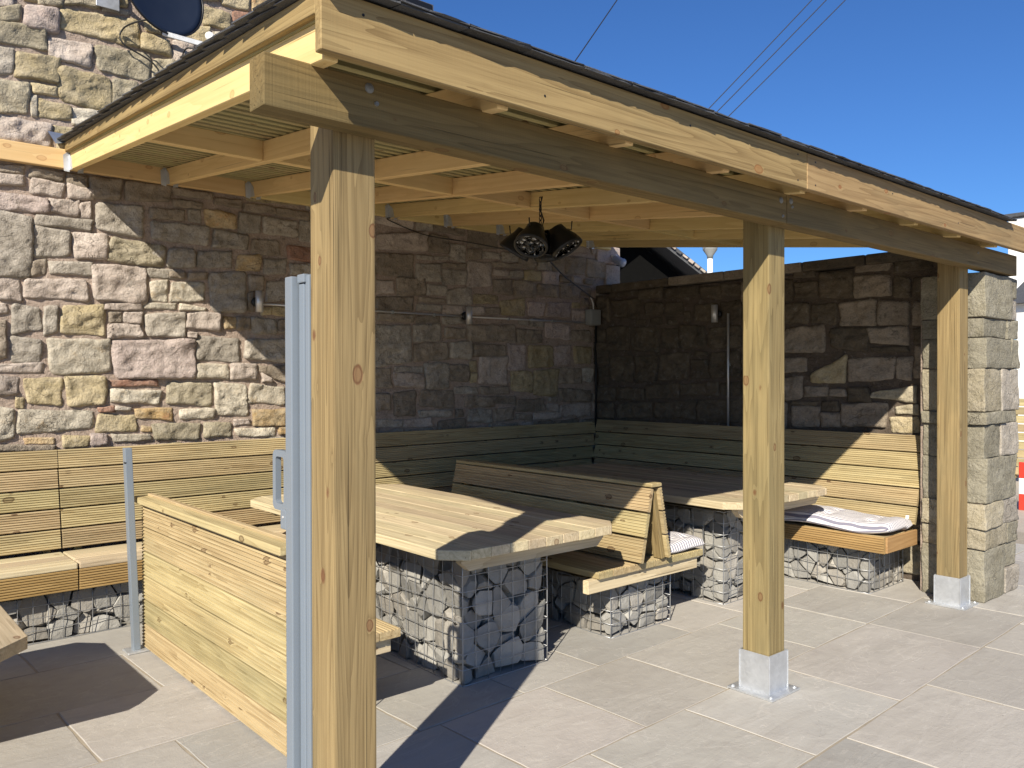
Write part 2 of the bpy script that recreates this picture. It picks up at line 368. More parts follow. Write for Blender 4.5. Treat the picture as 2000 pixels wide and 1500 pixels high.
HOUSE="949,2852,2929,1120,2868,2933p;1149,2832,2930,1353,2827,2925p;1378,2831,2918,1535,2836,2896p;948,2697,2823,1254,2710,2800k;1269,2726,2805,1437,2717,2812p;1450,2708,2810,1524,2700,2817p;947,2294,2687,1156,2291,2677g;1178,2619,2690,1524,2622,2689g;1168,2414,2604,1392,2422,2599g;1404,2426,2594,1618,2429,2597p;1547,2635,2827,1875,2607,2843g;1635,2423,2581,2010,2409,2570v;1158,2291,2386,1245,2295,2391b;1261,2306,2389,1519,2302,2405g;1525,2140,2406,1884,2150,2402p;945,2115,2267,1098,2107,2266p;1119,2139,2264,1495,2135,2287p;1898,2333,2399,2149,2341,2394g;1908,2159,2319,2038,2156,2317w;2052,2160,2315,2308,2176,2323w;950,2938,2985,1129,2944,2995b;1153,2938,2995,1354,2935,2994b;1372,2928,2997,1493,2904,2995b;1506,2856,2994,1724,2866,3000b;1745,2861,2999,2063,2884,3004b;2078,2946,2999,2374,2957,3000b;2078,2863,2916,2292,2873,2923b;1911,2752,2833,2166,2772,2852b;2189,2767,2847,2280,2767,2856g;2039,2415,2550,2236,2417,2563g;1896,2462,2550,2017,2458,2548g;944,2015,2088,1016,2022,2086p;1033,1899,2083,1216,1913,2087g;1228,1906,2084,1311,1909,2086g;1333,1917,2108,1599,1912,2127y;1606,2084,2127,1844,2086,2141p;1862,2101,2142,2092,2106,2151w;2115,2107,2157,2308,2110,2129w;1626,1995,2067,1720,1996,2076b;1730,2000,2072,1854,1994,2075p;1622,1887,1981,1847,1891,1986p;1879,1892,2073,2155,1896,2083g;2166,1969,2091,2417,1955,2096p;2177,1905,1939,2245,1903,1938p;943,1724,1979,1009,1738,1982b;1037,1715,1876,1218,1707,1872g;942,1645,1698,1227,1635,1707p;1254,1639,1876,1631,1625,1877w;1651,1618,1863,2206,1595,1886k;942,1496,1615,1083,1490,1611p;1118,1422,1615,1336,1413,1601y;1361,1420,1604,1610,1425,1608y;1637,1546,1590,1955,1544,1585r;1636,1424,1521,1987,1409,1517w;2020,1412,1562,2351,1401,1560v;1062,1403,1470,1109,1395,1469y;940,1181,1446,1055,1208,1417w;1081,1237,1386,1540,1255,1383w;1553,1362,1404,1663,1369,1405r;1669,1376,1402,1778,1370,1388g;1546,1223,1351,1805,1219,1347y;1813,1317,1383,2070,1286,1377o;2107,1300,1380,2366,1283,1369w;1840,1221,1258,1918,1214,1254o;1932,1150,1261,2257,1141,1256v;1645,1154,1208,1910,1151,1195w;1104,1172,1212,1282,1162,1200o;1331,1125,1208,1503,1129,1200y;939,1128,1168,1300,1113,1151b;1509,1136,1214,1615,1137,1209k;2245,1730,1926,2581,1722,1905g;2233,1599,1711,2487,1595,1697w;2503,1599,1705,2717,1586,1724p;2386,1306,1568,2637,1298,1554w;2649,1402,1546,2958,1387,1528w;2682,1236,1365,2957,1221,1354o;2288,1162,1271,2493,1152,1267v;2525,1234,1278,2652,1233,1273p;2545,1150,1213,2878,1134,1212w;2895,1145,1211,2965,1146,1208o;2746,1578,1643,2836,1574,1602p;2622,1746,1898,2986,1726,1917g;2672,1948,2077,2877,1943,2078g;2557,1976,2071,2664,1980,2076b;2452,1980,2066,2549,1992,2071o;2734,1651,1699,2985,1560,1702b;2890,1955,2070,3149,1964,2082b;3004,1735,1901,3288,1730,1918g;2984,1386,1536,3239,1380,1534p;2975,1220,1353,3192,1212,1348y;1903,2603,2743,2341,2604,2744g;2315,2748,2868,2544,2756,2879o;2569,2731,2890,2743,2739,2896g;2756,2736,2882,3052,2736,2886g;3079,2723,2873,3292,2729,2882g;2372,2592,2732,2634,2595,2722g;2675,2575,2695,2901,2588,2703b;2971,2554,2670,3244,2571,2681r;2256,2438,2564,2519,2445,2583g;2551,2432,2563,2746,2440,2574o;2771,2422,2552,2962,2437,2553g;2172,2339,2388,2309,2350,2400b;2038,2340,2385,2157,2342,2395b;2347,2104,2407,2628,2115,2410g;2649,2292,2404,2771,2292,2406b;2644,2115,2268,2686,2117,2270b;2796,2213,2379,2970,2223,2393g;2744,2104,2161,2830,2108,2166y;2838,2101,2166,2987,2100,2174y;2078,2863,2912,2288,2868,2915b;2374,2926,2977,2598,2921,2981b;2614,2908,2967,2868,2912,2966b;2885,2898,2964,3153,2899,2958b;2997,2432,2523,3290,2456,2549g;3015,2234,2400,3290,2251,2421b;956,4005,4098,1065,4031,4131p;955,3919,3985,1108,3949,4050v;1123,3927,4065,1340,3929,4095k;1123,4085,4149,1201,4101,4173y;1207,4093,4161,1360,4107,4187v;1350,3949,4101,1851,3962,4167y;1372,4146,4211,1584,4169,4276v;1604,4161,4196,1772,4181,4217w;1597,4216,4294,1765,4244,4331y;954,3764,3910,1251,3805,3928v;1260,3767,3893,1543,3754,3924p;1553,3749,3913,1930,3753,3938v;1861,3957,4060,2061,3964,4077y;2076,3960,4081,2240,3972,4086p;953,3576,3748,1062,3582,3750g;1071,3578,3752,1336,3599,3745y;1338,3483,3707,1657,3485,3718y;1667,3480,3713,1845,3506,3704v;1938,3755,3914,2134,3794,3945v;1866,3613,3709,1987,3640,3730w;952,3328,3556,1146,3346,3569v;1162,3491,3559,1319,3503,3565y;1161,3342,3471,1200,3343,3480w;1209,3338,3461,1406,3351,3456y;1415,3339,3447,1659,3367,3460w;951,3140,3312,1275,3153,3297p;1287,3258,3303,1488,3262,3315y;2291,4253,4407,2515,4284,4395y;2531,4273,4419,2720,4285,4446r;2444,4440,4569,2659,4468,4635y;2679,4474,4642,2980,4536,4734o;2109,4089,4210,2364,4099,4247y;2375,4161,4230,2555,4177,4248w;1947,4305,4453,2242,4277,4545y;2053,3906,4007,2316,3952,4068p;2261,4436,4589,2436,4469,4645v;3788,2716,2859,4338,2753,2928p;4353,2754,2923,4587,2758,2924b;4602,2702,2862,4788,2706,2856g;3801,2503,2688,4210,2517,2721b;4225,2686,2717,4407,2678,2722g;4232,2488,2643,4499,2483,2663g;4515,2471,2618,4796,2485,2629g;4812,2467,2715,5117,2475,2716p;4430,2692,2724,4586,2700,2732g;4523,2637,2673,4780,2647,2683b;4813,2734,2826,4980,2743,2836b;4997,2758,2824,5213,2772,2832g;5231,2753,2834,5456,2767,2856g;5474,2707,2837,5698,2712,2852b;5717,2714,2868,5911,2709,2873g;5931,2718,2846,6101,2718,2855b;6121,2698,2878,6411,2699,2891b;6443,2687,2894,6770,2705,2910b;5134,2691,2728,5474,2700,2748b;5134,2604,2664,5311,2611,2666p;5320,2598,2669,5511,2606,2680g;5529,2580,2691,5755,2583,2703y;5784,2572,2698,6020,2575,2704k;3794,2335,2466,3983,2347,2469p;4005,2343,2489,4314,2363,2507b;4337,2364,2465,4554,2372,2459g;4585,2285,2438,4870,2301,2458g;5143,2437,2571,5364,2431,2575b;5391,2426,2577,5688,2410,2571b;5717,2447,2553,6000,2444,2566b;6040,2439,2583,6337,2443,2590b;6358,2489,2592,6518,2484,2588b;3800,2198,2306,4201,2207,2337b;4223,2214,2274,4490,2216,2279g;4246,2296,2334,4546,2302,2333b;4895,2315,2401,5195,2319,2414y;5221,2213,2375,5556,2222,2395y;5594,2231,2370,5822,2242,2369k;5851,2229,2385,6202,2231,2391k;6222,2341,2400,6337,2348,2406y;6233,2203,2320,6464,2206,2332k;4514,2192,2274,4779,2205,2283p;4845,2208,2286,4996,2209,2288p;5013,2216,2282,5203,2226,2293b;3800,2103,2162,4186,2107,2175b;4216,2109,2164,4490,2114,2171b;4521,2103,2164,4778,2114,2176g;3792,1720,2066,4178,1724,2076g;4200,1941,2077,4498,1949,2096g;4529,1963,2071,4786,1971,2081b;4827,1946,2116,5427,1962,2141b;5454,1963,2087,5802,1958,2100b;5832,2016,2172,6191,2012,2172k;6212,1984,2115,6506,1977,2111b;4207,1755,1910,4584,1766,1926b;4616,1779,1946,4860,1776,1953g;4885,1803,1921,5273,1809,1931b;5327,1687,1925,5546,1675,1924k;5583,1696,1925,5939,1719,1926y;5969,1734,1934,6201,1729,1940k;6253,1751,1941,6527,1739,1948y;3791,1511,1690,3959,1510,1692b;3988,1515,1643,4289,1506,1638p;3981,1658,1704,4304,1656,1706g;4319,1519,1744,4575,1516,1740g;4599,1555,1734,4818,1554,1723b;4843,1658,1763,4918,1658,1764y;4843,1553,1645,4918,1553,1645y;4943,1533,1784,5290,1531,1802p;5371,1455,1660,5639,1438,1647y;5667,1437,1675,6008,1418,1677y;6028,1533,1705,6357,1516,1693b;6388,1560,1708,6527,1545,1709g;3790,1308,1475,3937,1304,1473b;3973,1267,1485,4221,1246,1482b;4258,1332,1482,4646,1316,1484b;4663,1451,1522,4943,1441,1513g;4960,1447,1513,5344,1442,1510b;4776,1319,1424,5149,1310,1418b;5166,1350,1424,5416,1331,1413b;5434,1262,1385,5811,1251,1379b;5849,1257,1321,6007,1253,1325p;6028,1346,1490,6505,1336,1470b;4809,1175,1299,5113,1164,1298g;5131,1176,1284,5398,1181,1304b;5434,1179,1234,5638,1172,1228b;5657,1171,1241,6027,1173,1231p;6047,1172,1317,6505,1172,1314p;3789,1165,1236,4066,1166,1227g;4095,1164,1226,4394,1152,1228p;4258,1245,1307,4614,1233,1298g;-400,746,973,32,752,971w;80,752,969,451,746,958y;499,754,989,892,749,984w;940,753,967,1417,752,965g;1465,746,984,1834,751,975y;1882,747,982,2344,746,981y;2392,745,972,2822,753,979g;2870,744,987,3279,751,991v;3327,748,992,3788,754,995g;3836,752,982,4236,747,982v;4284,756,1001,4400,750,996p;50,994,1191,472,985,1193g;-400,1010,1252,29,1010,1257w;497,1016,1253,913,1012,1253p;2990,1031,1195,3358,1029,1197w;3410,1073,1280,3765,1065,1277v;50,1229,1439,479,1231,1448g;-400,1293,1515,29,1285,1510w;497,1290,1509,916,1286,1512v;3260,1313,1531,3743,1316,1529g;50,1467,1709,423,1467,1713v;470,1530,1775,915,1528,1767g;-400,1546,1777,12,1546,1773g;3320,1576,1812,3764,1570,1811g;50,1732,1976,446,1734,1976g;470,1789,1995,858,1792,1993g;-400,1810,2046,16,1814,2053p;3320,1826,2070,3770,1825,2063y;50,2010,2252,444,2012,2257w;470,2035,2248,906,2033,2245g;-400,2069,2303,-28,2071,2298v;3320,2095,2309,3765,2088,2314g;470,2276,2518,927,2275,2521g;20,2286,2494,445,2286,2500w;-400,2336,2569,-8,2326,2563g;3320,2355,2572,3771,2354,2570v;20,2527,2762,442,2528,2755v;470,2547,2793,852,2545,2787p;-400,2584,2810,-4,2590,2817g;3314,2586,2840,3676,2591,2841p;20,2788,2996,428,2793,2996g;470,2811,3028,915,2814,3024y;-400,2828,3074,-6,2831,3074g;3320,2874,3119,3707,2864,3112w;3740,2955,3161,4180,2945,3166p;4228,2948,3191,4400,2953,3191g;2630,2994,3207,3103,2989,3214y;20,3028,3274,448,3027,3278p;1306,3028,3237,1668,3031,3235y;1716,3028,3268,2121,3027,3276y;2169,3026,3271,2608,3029,3260v;470,3055,3259,881,3047,3259p;-400,3113,3330,-17,3111,3326w;3140,3151,3392,3557,3146,3390v;3590,3194,3425,3969,3190,3430p;4010,3216,3449,4406,3209,3453p;2630,3228,3476,3057,3224,3465p;470,3288,3539,919,3290,3532y;2167,3285,3503,2547,3291,3503g;20,3313,3551,448,3316,3553p;-400,3354,3587,-35,3348,3587p;3080,3405,3646,3563,3406,3646g;3590,3450,3695,3951,3453,3695v;3980,3469,3684,4404,3474,3685y;2570,3494,3726,3004,3489,3733y;2030,3527,3733,2461,3530,3739w;-10,3564,3791,433,3571,3794g;481,3565,3815,933,3576,3816v;-400,3613,3854,-34,3608,3845w;3050,3672,3915,3523,3666,3921w;3560,3705,3959,3948,3704,3956g;3996,3706,3928,4400,3709,3932y;2480,3748,3955,2912,3748,3955p;-10,3807,4052,463,3815,4059y;500,3854,4085,875,3851,4079g;-400,3872,4080,-35,3872,4090p;2930,3949,4192,3359,3947,4192p;3977,3954,4166,4403,3953,4169v;2390,3988,4134,2795,3984,4133y;3383,3984,4210,3752,3995,4211g;-10,4095,4328,371,4093,4321y;-400,4109,4351,-29,4105,4350y;409,4106,4322,803,4115,4324g;3770,4189,4438,4239,4190,4429g;4287,4185,4439,4400,4185,4436y;830,4213,4437,1259,4210,4442g;2750,4235,4460,3159,4225,4450v;3200,4245,4495,3589,4249,4490g;-10,4345,4589,376,4352,4584g;424,4349,4590,809,4348,4588p;1307,4356,4561,1769,4349,4562g;-400,4366,4618,-35,4370,4612w;830,4468,4713,1231,4468,4706v;3619,4471,4673,3989,4473,4675p;4007,4468,4671,4381,4472,4675y;3020,4512,4754,3460,4507,4753g;1790,4565,4747,2236,4572,4752p;1250,4587,4753,1653,4584,4751g;-10,4616,4746,361,4611,4748g;409,4610,4756,802,4613,4754y;-370,4654,4754,-29,4650,4754w;2270,4667,4754,2658,4671,4750v;3500,4712,4748,3912,4714,4749v;3960,4713,4754,4409,4710,4748w;1820,1006,1119,2130,1009,1124y;2328,1013,1110,2649,1007,1110w;3837,1010,1138,4070,1006,1139g;4190,1025,1133,4400,1034,1129g;3020,1566,1701,3282,1568,1701g;1730,3313,3461,2052,3313,3457g;950,993,1093,1132,988,1097v;1180,995,1091,1400,991,1093g;1430,1014,1100,1666,1008,1107g;2164,1010,1113,2308,1011,1110w;2686,1007,1120,2928,1010,1121g;3170,1951,2093,3299,1954,2100g;3020,2110,2218,3150,2107,2213v;3140,2994,3129,3296,2989,3129g;1010,3033,3123,1199,3027,3116w;2180,3767,3887,2398,3765,3884p;3770,3986,4140,3950,3993,4142w;1880,4104,4251,2091,4115,4247y;1790,4287,4435,1927,4289,4434v;3625,4293,4443,3744,4284,4445g;1700,1012,1100,1801,1012,1096y;4100,1068,1131,4169,1073,1135g;3230,1207,1288,3367,1205,1283v;3170,2125,2214,3295,2126,2217p;3710,2630,2694,3783,2630,2695v;3200,2914,2960,3300,2906,2965v;920,3046,3125,987,3054,3120y;1880,3491,3578,2006,3494,3573y;2480,3534,3616,2548,3525,3617g;2930,3750,3839,3032,3749,3837g;2930,3870,3933,3026,3865,3930y;2360,3916,3965,2453,3911,3969y;2840,3985,4078,2910,3987,4078w;830,4106,4184,931,4114,4189p;2839,4114,4194,2911,4106,4199p;2600,4170,4255,2731,4174,4252g;1280,4227,4312,1351,4226,4313p;1790,4471,4554,1923,4464,4546g;3500,4506,4599,3600,4507,4595g;1700,4606,4699,1769,4606,4698w;3500,4633,4693,3598,4629,4691y;4420,749,997,4918,754,994b;4966,752,972,5439,753,970b;5487,745,999,5873,747,1001g;5921,754,994,6418,747,986g;6466,749,998,6600,750,989p;5080,989,1142,5453,994,1142g;4450,1006,1208,4787,1011,1207b;5945,1007,1148,6306,1011,1157b;6490,2148,2383,6600,2152,2383b;4810,2866,3122,5212,2875,3122b;5230,2888,3132,5653,2887,3136b;5680,2911,3135,6044,2914,3134g;6070,2936,3136,6487,2934,3142p;6535,2930,3158,6600,2931,3161p;4420,2948,3190,4788,2951,3192b;4810,3150,3362,5185,3152,3359b;5230,3172,3384,5677,3168,3377b;5725,3172,3415,6144,3168,3414b;6190,3190,3414,6609,3186,3413p;4420,3210,3429,4787,3213,3430p;4810,3386,3631,5208,3387,3628b;5230,3405,3656,5692,3416,3653b;5710,3427,3675,6155,3427,3674p;4420,3450,3685,4784,3444,3688b;6182,3450,3665,6572,3448,3666g;4810,3675,3912,5211,3665,3920b;5230,3694,3907,5618,3691,3905g;6176,3690,3915,6601,3695,3921b;4420,3715,3936,4784,3706,3942g;5642,3711,3934,6030,3710,3942g;4810,1006,1134,5054,1010,1139p;5680,1033,1153,5918,1024,1157b;6386,1028,1146,6600,1036,1144b;5500,1033,1151,5660,1027,1151p;5620,2125,2207,5809,2133,2208g;4660,1228,1296,4754,1234,1303b;6542,1236,1324,6600,1236,1317p;5890,1350,1396,6001,1347,1403g;6529,1346,1433,6600,1349,1431b;5470,2134,2199,5600,2127,2191g;6370,2369,2465,6466,2373,2466b;6040,2605,2672,6174,2615,2676b;6222,2616,2683,6359,2604,2675p;6407,2615,2669,6545,2606,2666b;6070,3707,3797,6156,3714,3793b;6070,3836,3917,6149,3826,3914p"
END="3827,2279,2467,3913,2285,2475g;3601,2268,2441,3815,2283,2444b;3277,2260,2479,3573,2282,2498g;2965,2241,2428,3266,2269,2447b;2812,2235,2393,2945,2245,2406b;2645,2232,2378,2787,2243,2381b;3671,2082,2234,3912,2083,2251b;3419,2052,2217,3654,2070,2233g;3087,2020,2215,3397,2046,2231b;2811,2011,2195,3071,2029,2208b;2663,2009,2175,2787,2015,2183b;3515,1815,2036,3912,1825,2027g;3154,1811,2003,3475,1846,2012y;2835,1863,1988,3144,1878,2002p;2835,1798,1843,3133,1806,1847b;2672,1863,1970,2782,1866,1975g;3688,1655,1776,3900,1646,1769p;3336,1542,1784,3653,1557,1633y;2933,1589,1760,3303,1563,1768b;2805,1579,1768,2918,1579,1770g;2663,1589,1833,2781,1599,1837b;3730,1402,1600,3912,1399,1601o;3497,1428,1514,3706,1430,1513w;3330,1442,1505,3475,1439,1504g;3132,1398,1517,3319,1394,1516g;2757,1396,1540,3117,1430,1476v;3589,1362,1394,3838,1361,1389b;3407,1313,1403,3560,1314,1395b;3577,1167,1340,3838,1166,1339g;3374,1176,1298,3560,1178,1292p;2983,1194,1381,3363,1176,1378b;2752,1303,1382,2933,1307,1367v;2752,1164,1293,2963,1154,1280y;2634,1404,1569,2733,1402,1569b;2634,1180,1384,2733,1175,1382b;5985,2193,2451,6160,2307,2464p;5552,2220,2419,5951,2243,2436g;5271,2398,2513,5568,2420,2513b;4818,2388,2486,5241,2396,2486g;4572,2346,2477,4804,2364,2485g;4343,2352,2468,4565,2369,2476b;5018,2202,2356,5241,2221,2366y;5271,2229,2374,5489,2241,2390p;4612,2122,2315,4889,2148,2323b;4343,2108,2307,4585,2132,2325g;5062,1884,2098,5286,1902,2108b;4742,1875,2106,5040,1889,2120b;4362,1876,2076,4707,1886,2081b;5715,1864,2129,6020,1885,2143p;5317,1867,2110,5682,1876,2127b;4946,1575,1834,5302,1587,1818p;4721,1587,1782,4931,1587,1786b;4349,1598,1853,4700,1610,1851b;5650,1562,1813,5986,1561,1806g;5333,1563,1818,5634,1562,1825p;5077,1385,1539,5489,1377,1513g;4598,1416,1553,5047,1421,1539y;4349,1420,1553,4572,1428,1541b;5917,1356,1497,6215,1350,1495b;5521,1376,1488,5883,1370,1498g;4860,1179,1377,5364,1184,1355b;4349,1187,1398,4846,1167,1389g;5917,1176,1343,6216,1166,1324b;5395,1183,1354,5883,1178,1331b;6055,1976,2119,6197,1994,2125o;6012,1742,1962,6215,1758,1969o;2620,53,279,3065,45,275v;3113,47,268,3534,50,266b;3582,48,300,3980,56,291b;4028,49,301,4499,55,297b;4547,49,294,4992,52,293b;5040,47,288,5441,55,299v;5489,50,262,5869,45,255b;5917,54,293,6150,51,291b;3100,288,497,3487,295,498v;5485,293,510,5899,285,513b;2620,309,556,2993,309,563b;3520,336,557,3986,324,559g;4004,328,578,4379,330,574b;4427,335,555,4926,336,554b;4974,329,538,5454,324,539v;5922,335,576,6150,327,574g;3040,536,768,3453,525,771v;5530,552,764,5896,548,766b;4420,568,813,4830,575,810b;4878,574,774,5324,571,783v;2620,588,832,3005,592,836b;3473,588,837,3875,594,826v;3910,608,861,4371,614,856b;5919,606,853,6150,615,844b;3040,792,1026,3453,795,1025b;5361,796,1018,5792,790,1019b;4870,815,1051,5243,809,1057b;3490,845,1082,3889,847,1085v;4417,852,1093,4797,845,1087g;2620,871,1114,3014,872,1120b;5822,866,1089,6150,871,1089p;3910,886,1137,4380,889,1130g;3880,1148,1384,4323,1150,1384b;3970,1412,1655,4324,1411,1644g;6010,1531,1722,6150,1532,1723b;3940,1692,1936,4330,1686,1937g;3970,1974,2211,4324,1968,2219b;3970,2252,2489,4325,2252,2491g;2650,2430,2524,2942,2429,2525b;5590,2465,2516,5966,2472,2520g;5440,1047,1160,5804,1049,1158p;2980,2464,2520,3253,2468,2525b;5350,571,712,5505,565,714b;3040,1047,1154,3277,1045,1154b;3325,1049,1145,3462,1045,1153g;3610,2467,2524,3803,2467,2526p;5290,1050,1134,5419,1051,1131v;4870,1093,1153,5007,1088,1156b;5055,1091,1160,5190,1090,1154b;4720,1811,1851,4859,1810,1861p;5080,2130,2179,5216,2129,2182g;4930,2148,2238,4998,2147,2246b;5286,2144,2215,5417,2154,2211p;5495,2149,2205,5628,2150,2200g"

# ================================================================ SETTING
# ---------------------------------------------------------------- ground and paving
g = pydata([(-400, -400, -.06), (400, -400, -.06), (400, 400, -.06), (-400, 400, -.06)], [(0, 1, 2, 3)])
go = mk('ground', g, plain('far_ground', (.40, .355, .29), .95, 0, 3, .2)); tag(go, 'pale gravelly ground stretching away beyond the patio', kind='structure')
SKEW = .032
bed = pydata([(-3, -2.6, -.0035), (9.5, -2.6, -.0035), (9.5, 6.25, -.0035), (-3, 6.25, -.0035), (-3, -2.6, -.05), (9.5, -2.6, -.05), (9.5, 6.25, -.05), (-3, 6.25, -.05)],
             [(0, 1, 2, 3), (0, 4, 5, 1), (1, 5, 6, 2), (2, 6, 7, 3), (3, 7, 4, 0)])
patio = mk('patio', bed, GROUT); tag(patio, 'patio of pale riven sandstone slabs with buff joints', kind='structure')
def slab(x0, x1, y0, y1):
    """outline with slightly ragged riven edges, chamfered"""
    cx, cy = (x0+x1)/2, (y0+y1)/2; g = .0052
    pts = []
    def side(a, b, n):
        for i in range(n):
            t = i/n; pts.append((a[0]+(b[0]-a[0])*t, a[1]+(b[1]-a[1])*t))
    A, B, C2, D = (x0+g, y0+g), (x1-g, y0+g), (x1-g, y1-g), (x0+g, y1-g)
    nx = max(3, int((x1-x0)/.12)); ny = max(3, int((y1-y0)/.12))
    side(A, B, nx); side(B, C2, ny); side(C2, D, nx); side(D, A, ny)
    pts = [(p[0]-cx+random.uniform(-.003, .003), p[1]-cy+random.uniform(-.003, .003)) for p in pts]
    n = len(pts); vs = []; fs = []
    for ins, z in ((0, -.02), (0, -.0025), (.0025, 0)):
        for p in pts:
            l = math.hypot(*p); k = 1-ins/l; vs.append((p[0]*k, p[1]*k, z+random.uniform(-.0008, .0008)))
    for r in range(2):
        for i in range(n): j = (i+1) % n; fs.append((r*n+i, r*n+j, (r+1)*n+j, (r+1)*n+i))
    fs.append(tuple(range(2*n, 3*n)))
    m = Matrix.Rotation(math.atan(SKEW), 4, 'Z')
    wx, wy = cx, cy+SKEW*cx
    tilt = Matrix.Rotation(random.uniform(-.002, .002), 4, 'X') @ Matrix.Rotation(random.uniform(-.002, .002), 4, 'Y')
    return mk('paving_slab', pydata(vs, fs), PAVE, patio, Matrix.Translation((wx, wy, random.uniform(-.001, .001))) @ m @ tilt)
ROWS = {-1.02: None, -.35: None, .32: None, .99: [4.42, 5.3, 3.5, 2.75, 1.9], 1.66: [2.53, 3.22, 4.08, 5.24, 6.15], 2.33: [2.23, 2.904, 3.57, 4.5, 5.2, 5.92],
        3.0: [1.25, 2.1, 2.75, 3.32, 4.2, 4.82, 5.7], 3.67: [.924, 1.85, 2.5, 3.4], 4.35: [1.40, .55, 2.3, 3.0], 5.02: [.95, 1.75, 2.5]}
for y0, xs in ROWS.items():
    xs = sorted(xs) if xs else [random.uniform(0, .5)]
    while xs[-1] < 8.6: xs.append(xs[-1]+random.choice((.6, .67, .9, .95)))
    while xs[0] > -2.2: xs.insert(0, xs[0]-random.choice((.6, .67, .9, .95)))
    for a, b_ in zip(xs[:-1], xs[1:]):
        if y0 > 4 and a > 6.2: continue
        slab(a, b_, y0, y0+(.67 if y0 != 3.67 else .68))

# ---------------------------------------------------------------- rubble walls
def stone_mesh(q, proud, axis, seed, rough=1.0):
    """q = (a, zb_l, zt_l, b, zb_r, zt_r) along the wall; local: u along wall, v up, w out of the wall"""
    a, bl, tl, b, br, tr = q
    wd, ht = b-a, ((tl-bl)+(tr-br))/2
    nu = max(8, min(28, int(wd/.016)))+2; nv = max(7, min(22, int(ht/.015)))+2
    cu_, cv = (a+b)/2, (bl+tl+br+tr)/4
    vs = []; fs = []
    mn = min(wd, ht)
    sd = V((seed*3.1, seed*1.7, seed*.77)); rad = mn*random.uniform(.03, .17)
    tx, tz = random.uniform(-.06, .06), random.uniform(-.04, .06); pw = random.uniform(.6, 1.5)
    stri = random.random() < .25
    cj = [(random.uniform(-.05, .05)*wd, random.uniform(-.08, .08)*ht) for _ in range(4)]     # each corner knocked about
    edge = random.uniform(.003, .009)
    for j in range(nv+1):
        for i in range(nu+1):
            s = min(1, max(0, (i-1)/(nu-2))); t = min(1, max(0, (j-1)/(nv-2)))
            u = a+wd*s; zb = bl+(br-bl)*s; zt = tl+(tr-tl)*s; v = zb+(zt-zb)*t
            du = min(u-a, b-u); dv = min(v-zb, zt-v)
            if du < rad and dv < rad:
                ex, ey = rad-du, rad-dv; l = math.hypot(ex, ey)
                if l > 1e-6:
                    k = max(ex, ey)/l
                    ux = a+rad if u < cu_ else b-rad; vy = zb+rad if v < (zb+zt)/2 else zt-rad
                    u = ux+(u-ux)*k; v = vy+(v-vy)*k
            w4 = ((1-s)*(1-t), s*(1-t), (1-s)*t, s*t)
            u += sum(w_*c_[0] for w_, c_ in zip(w4, cj)); v += sum(w_*c_[1] for w_, c_ in zip(w4, cj))
            P = V((u*8, v*8, 0))+sd
            u += noise.noise(P)*.011*rough+noise.noise(P*3.3)*.004; v += noise.noise(P+V((31, 7, 3)))*.010*rough+noise.noise(P*3.1+V((3, 9, 1)))*.004
            e = min(min(s, 1-s)*wd, min(t, 1-t)*ht); ed = min(1, e/edge)
            prof = .72+.28*(1-(1-ed)**2)
            n1 = noise.fractal(V((u*6, v*7.5, 1.3))+sd, .85, 2.1, 5)
            n2 = noise.ridged_multi_fractal(V((u*9, v*(30 if stri else 11), 5))+sd, .9, 2.2, 4, 1.0, 2.0)
            d = proud*prof+rough*(.35+.65*prof)*(n1*.024+(n2-1.0)*.010*pw)*min(1, mn/.11)+tx*(u-cu_)*.6+tz*(v-cv)*.8
            d = max(d, .003)
            if i in (0, nu) or j in (0, nv): d = -.03
            vs.append((u-cu_, v-cv, d))
    for j in range(nv):
        for i in range(nu):
            k = j*(nu+1)+i; fs.append((k, k+1, k+nu+2, k+nu+1))
    return vs, fs, cu_, cv
def wall_matrix(axis, cu_, cv, plane):
    # local u,v,w -> world.  axis 'y': wall faces -Y ; axis 'x': wall faces -X (u = world y reversed handled by sign)
    if axis == 'y':
        m = Matrix(((1, 0, 0, cu_), (0, 0, -1, plane), (0, 1, 0, cv), (0, 0, 0, 1)))
    else:
        m = Matrix(((0, 0, -1, plane), (1, 0, 0, cu_), (0, 1, 0, cv), (0, 0, 0, 1)))
    return m
def parse(s):
    out = []
    for it in s.split(';'):
        out.append(([int(x)/1000 for x in it[:-1].split(',')], it[-1]))
    return out
def rubble(root, data, axis, plane, limit=300, proud=(.011, .034), shr=-.003):
    rest_v, rest_f, rest_m = [], [], []
    for i, (q, c) in enumerate(data):
        q = [q[0]+shr, q[1]+shr, q[2]-shr, q[3]-shr, q[4]+shr, q[5]-shr]
        if q[3]-q[0] < .03 or q[2]-q[1] < .02 or q[5]-q[4] < .012: continue
        vs, fs, cu_, cv = stone_mesh(q, random.uniform(*proud), axis, i+1)
        if axis == 'x': fs = [f[::-1] for f in fs]
        m = wall_matrix(axis, cu_, cv, plane)
        if i < limit-1:
            me = pydata(vs, fs); mk('stone', me, STONE[c], root, m, True)
        else:
            b0 = len(rest_v); rest_v += [m @ V(v) for v in vs]; rest_f += [tuple(x+b0 for x in f) for f in fs]; rest_m += [SK.index(c)]*len(fs)
    if rest_v:
        me = pydata(rest_v, rest_f)
        for k in SK: me.materials.append(STONE[k])
        for p, k in zip(me.polygons, rest_m): p.material_index = k; p.use_smooth = True
        o = mk('stone_infill', me, None, root); o['kind'] = 'stuff'
